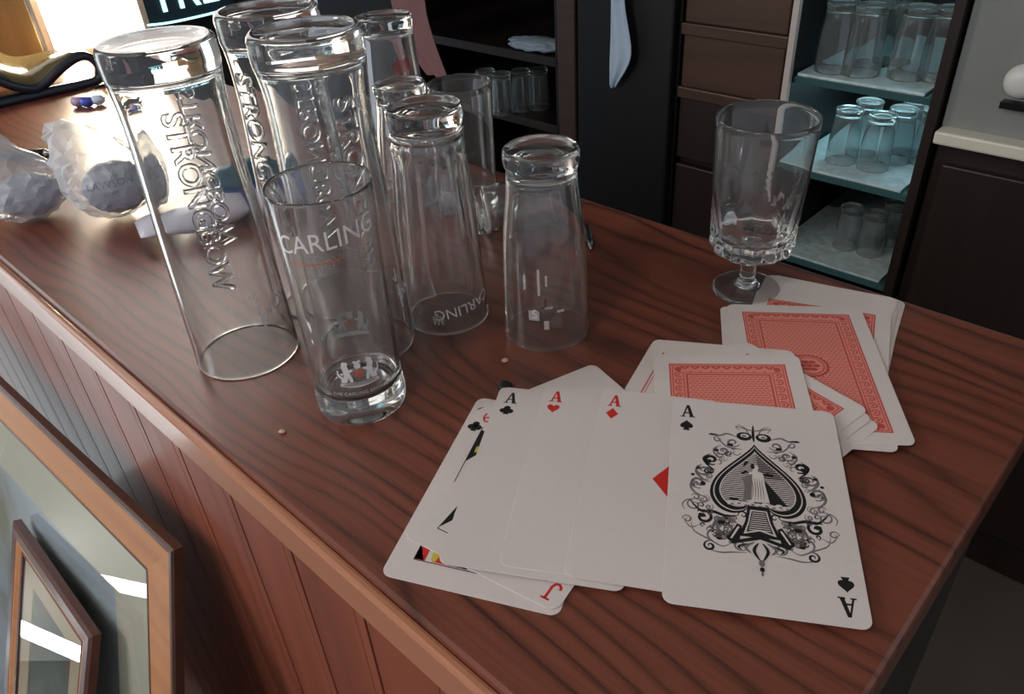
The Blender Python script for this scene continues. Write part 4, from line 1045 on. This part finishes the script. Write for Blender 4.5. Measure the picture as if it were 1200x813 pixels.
def hem(pts, o):
    out = []
    for xl, xr, y in pts:
        a, z = bz(xl, y, o); b_, _ = bz(xr, y, o); out.append((a, b_, z))
    return out
hm = hem(((719, 737, 0), (718, 740, 20), (718, 744, 45), (717.5, 744, 62), (718, 736, 78), (719, 727, 92), (720, 722, 101)), OB - .03)
cloth('bar_towel', 'pale blue-white towel hanging over the front of the black fridge', [(hm[0][0], hm[0][1], 0.02)] + [(hm[0][0], hm[0][1], -0.03)] + hm, OB - 0.028, 'towel_blue', 0.010, 0.12)

# brown post, dark open shelf to its left
sP0, _ = bz(660, 60); 
post, hw = cabinet('wooden_post', 'narrow brown wooden post left of the black fridge', 'post', sP0, sA - 0.004, -1.10, 0.35, 0.06, 'brown_wood', OB - 0.02, 'post_body')
sL, _ = bz(470, 60)
sh, hw = cabinet('back_shelf', 'dark open back-bar shelf with dim glasses, left of the brown post', 'shelf', sL, sP0 - 0.004, -1.10, -1.02, 0.5, 'dark_wood', OB, 'plinth')
_, zs1 = bz(640, 66); _, zs2 = bz(600, 134)
for zz, nm in ((zs1, 'shelf_board'), (zs2, 'shelf_board'), (0.10, 'shelf_board')): obj(nm, bx(-hw, hw, 0, 0.5, zz + 1.10 - 0.022, zz + 1.10, bev=0.002), 'dark_wood', sh)
for x in (-hw, hw - 0.02): obj('side_panel', bx(x, x + 0.02, 0, 0.5, 0.08, 1.19), 'dark_wood', sh)
obj('back_panel', bx(-hw, hw, 0.48, 0.5, 0.08, 1.19), 'dark_wood', sh)
# folded pale cloth on the shelf board and dim glasses
def shelf_tumbler(): return tumbler_mesh(0.105, 0.030, 0.026, base=0.010, seg=32, n=2)[0]
tum = [None]
ORD = {1: 'leftmost', 2: 'second from the left', 3: 'third from the left', 4: 'fourth from the left', 5: 'fifth from the left', 6: 'rightmost'}
def dim_glass(p, label, group, sc_=1.0):
    if tum[0] is None: o = obj('shelf_tumbler', shelf_tumbler(), 'far_glass', None, True); tum[0] = o
    else: o = tum[0].copy(); COL.objects.link(o)
    o.location = p; o.scale = (sc_, sc_, sc_)
    return tag(o, label, 'glass', group)
def onz(x, y, z): return G(x, y, z)
bm = blob(0.09, 0.05, 0.012, 0.25, 2.0, 11, 4)
tag(obj('folded_cloth', bm, 'towel_blue', None, True, loc=onz(632, 58, zs1), rot=(0, 0, YAW)), 'pale folded cloth on the dark shelf left of the brown post', 'cloth')
for i_, (x, y) in enumerate(((572, 128), (590, 132), (612, 128), (632, 126))):
    dim_glass(onz(x, y, zs2), 'dim tumbler on the dark shelf left of the brown post, ' + ('leftmost', 'second from the left', 'third from the left', 'nearest the post')[i_], 'tumblers on the dark back shelf', 0.95)

# pink towel hanging from a rail above the dark shelf
rail = empty('towel_rail', B(sL, OB - 0.10, 0.06), YAW, label='dark rail across the back-bar shelf holding the pink towel', cat='rail')
bm = bmesh.new(); tube(bm, [(0.0, 0, 0), (0.2, 0, 0), (sP0 - sL + 0.04, 0, 0)], 0.008, 12); obj('bar', bm, 'black_plastic', rail, True)
for x in (0.02, sP0 - sL + 0.03):
    obj('bracket', bx(x - .01, x + .01, -.008, 0.10, -.008, .008), 'black_plastic', rail)
hm = hem(((462, 505, 0), (466, 509, 18), (474, 514, 40), (488, 520, 60), (500, 525, 76), (508, 529, 86)), OB - .11)
cloth('hand_towel', 'dusky pink towel hanging behind the tall tumblers', [(hm[0][0] - .02, hm[0][1] + .0, 0.066)] + hm, OB - 0.112, 'towel_pink', 0.012, 0.05)

# brown wooden drawers between the fridge and the glass shelves
sC, _ = bz(926, 60)
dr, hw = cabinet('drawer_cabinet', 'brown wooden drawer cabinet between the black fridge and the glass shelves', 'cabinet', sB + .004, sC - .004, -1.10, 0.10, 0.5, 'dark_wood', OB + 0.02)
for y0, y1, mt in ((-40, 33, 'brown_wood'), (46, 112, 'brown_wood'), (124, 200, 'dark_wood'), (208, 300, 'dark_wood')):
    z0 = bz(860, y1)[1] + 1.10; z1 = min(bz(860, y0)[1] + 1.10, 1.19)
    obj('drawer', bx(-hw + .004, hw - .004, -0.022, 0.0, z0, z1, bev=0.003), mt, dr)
for y in (40, 118):
    z = bz(860, y)[1] + 1.10; obj('drawer_rail', bx(-hw, hw, -0.028, 0.0, z - .012, z + .010, bev=0.002), 'brown_wood', dr)

# open glass shelves, lit, with drip mats and upturned tumblers
sD, _ = bz(1082, 107); sE, _ = bz(1118, 60)
gs, hw = cabinet('glass_shelf_unit', 'open lit back-bar unit with three matted shelves of glasses', 'shelf unit', sC, sE, -1.10, -1.0, 0.45, 'black_cab', OB + 0.0, 'plinth')
obj('side_panel', bx(-hw, -hw + .012, 0.0, 0.45, 0.1, 1.30), 'black_cab', gs)
obj('side_panel', bx(hw - .016, hw, 0.0, 0.45, 0.1, 1.30), 'dark_wood', gs)
obj('back_panel', bx(-hw, hw, 0.43, 0.45, 0.1, 1.30), 'dark_wood', gs)
obj('top_board', bx(-hw, hw, 0, 0.45, 1.285, 1.30), 'dark_wood', gs)
obj('edge_strip', bx(-hw - .001, -hw + .011, -0.012, 0.0, 0.62, 1.30, bev=.001), 'alu', gs)
zsh = [bz(1000, y)[1] for y in (100, 214, 324)]
for k, zz in enumerate(zsh):
    obj('shelf_board', bx(-hw + .012, hw - .016, 0.005, 0.43, zz + 1.10 - .014, zz + 1.10 - .002), 'shelf_glass', gs)
    obj('drip_mat', bx(-hw + .016, hw - .03, 0.008, 0.40, zz + 1.10 - .002, zz + 1.10 + .003, bev=.001), 'teal_mat', gs)
obj('light_strip', bx(-hw + .02, hw - .03, 0.12, 0.14, 1.275, 1.284), 'led', gs)
obj('light_strip', bx(-hw + .02, hw - .03, 0.14, 0.16, zsh[0] + 1.10 - .022, zsh[0] + 1.10 - .0145), 'led', gs)
for zz, pts, sc_, lab, gr in ((zsh[0] + .003, ((976, 82), (1008, 86), (1022, 74), (1062, 90), (1098, 92), (1045, 72)), 1.12, 'upturned tumbler on the top lit back-bar shelf', 'tumblers on the top lit shelf'),
                          (zsh[1] + .003, ((985, 188), (1008, 178), (1022, 196), (1046, 188), (1062, 178), (1084, 190)), .98, 'upturned tumbler on the middle lit back-bar shelf', 'tumblers on the middle lit shelf'),
                          (zsh[2] + .003, ((990, 288), (1018, 296), (1040, 284)), .85, 'upturned tumbler on the dim bottom back-bar shelf', 'tumblers on the bottom shelf')):
    xs_ = sorted(q[0] for q in pts)
    for x, y in pts:
        i_ = xs_.index(x) + 1; dim_glass(onz(x, y, zz), lab + ', ' + ('rightmost' if i_ == len(pts) else ORD[i_]), gr, sc_)

# right: dark cabinet with cream worktop, grey wall panel and round white fitting
sF = sE + 0.006
_, zc = bz(1150, 160)
rc, hw = cabinet('base_cabinet', 'dark wooden base cabinet under the cream worktop at the right', 'cabinet', sF, sF + 0.9, -1.10, zc - 0.022, 0.45, 'dark_wood', OB + 0.02)
for k in range(2):
    obj('door', bx(-hw + .02 + .44 * k, -hw + .44 + .44 * k, -0.016, 0.0, .1, zc + 1.10 - .06, bev=.003), 'dark_wood', rc)
wt = empty('cream_worktop', B(sF + .45, OB - 0.01, zc - 0.022), YAW, label='cream worktop slab on the dark cabinet at the right', cat='worktop')
obj('slab', bx(-.45, .45, -0.005, 0.05, 0, 0.022, bev=.004), 'cream', wt)
pn = empty('splash_panel', B(sF + .45, OB + .018, zc), YAW, label='grey splash panel standing behind the cream worktop', cat='panel')
obj('panel', bx(-.45, .45, 0, .02, 0, .6), 'tile_grey', pn)
g = V(1199, 95, OB + .018); ft_ = empty('wall_fitting', g, YAW, label='round white fitting on the grey panel at the right edge', cat='fitting')
bm = lathe([(0, 0), (.026, 0), (.026, .006), (.022, .014), (.011, .019), (0, .02)], 40); bmesh.ops.rotate(bm, verts=bm.verts, matrix=Matrix.Rotation(PI / 2, 3, 'X')); obj('dome', bm, 'white_plastic', ft_, True)
obj('bracket', bx(-.018, .03, -.02, 0, -.040, -.030), 'black_plastic', ft_)

# ------------------------------------------------------------------ added low tube, mirrored in the picture glass, and fluorescent fitting on the ceiling
M['tube'] = plain('tube_glow', (0.86, 0.95, 1.0, 1), 0.3, emit=12.0)
sl = empty('added_strip_light', B(-1.56, -0.752, -1.10), YAW + math.atan2(-0.24, 0.235), label='low unseen glowing tube, added for the streak mirrored in the picture glass', cat='strip light')
bm = bmesh.new(); tube(bm, [(-.21, 0, .15), (0, 0, .15), (.25, 0, .15)], .0155, 16); obj('tube', bm, 'tube', sl, True)
for x in (-.215, .255): obj('stand', bx(x - .012, x + .012, -.04, .04, 0, .175, bev=.003), 'white_plastic', sl)
fl = empty('ceiling_light', B(1.45, 1.40, 1.15), YAW + math.atan2(0.71, -0.70), label='fluorescent ceiling light over the back bar', cat='ceiling light')
obj('batten', bx(-.64, .64, -.035, .035, .045, .10), 'white_plastic', fl)
for x in (-.61, .61): obj('lampholder', bx(x - .015, x + .015, -.02, .02, -.012, .045), 'white_plastic', fl)
for x in (-.4, .4): obj('hanger', bx(x - .005, x + .005, -.005, .005, .10, .25), 'white_plastic', fl)
bm = bmesh.new(); tube(bm, [(-.595, 0, 0), (0, 0, 0), (.595, 0, 0)], .014, 16); obj('tube', bm, 'tube', fl, True)
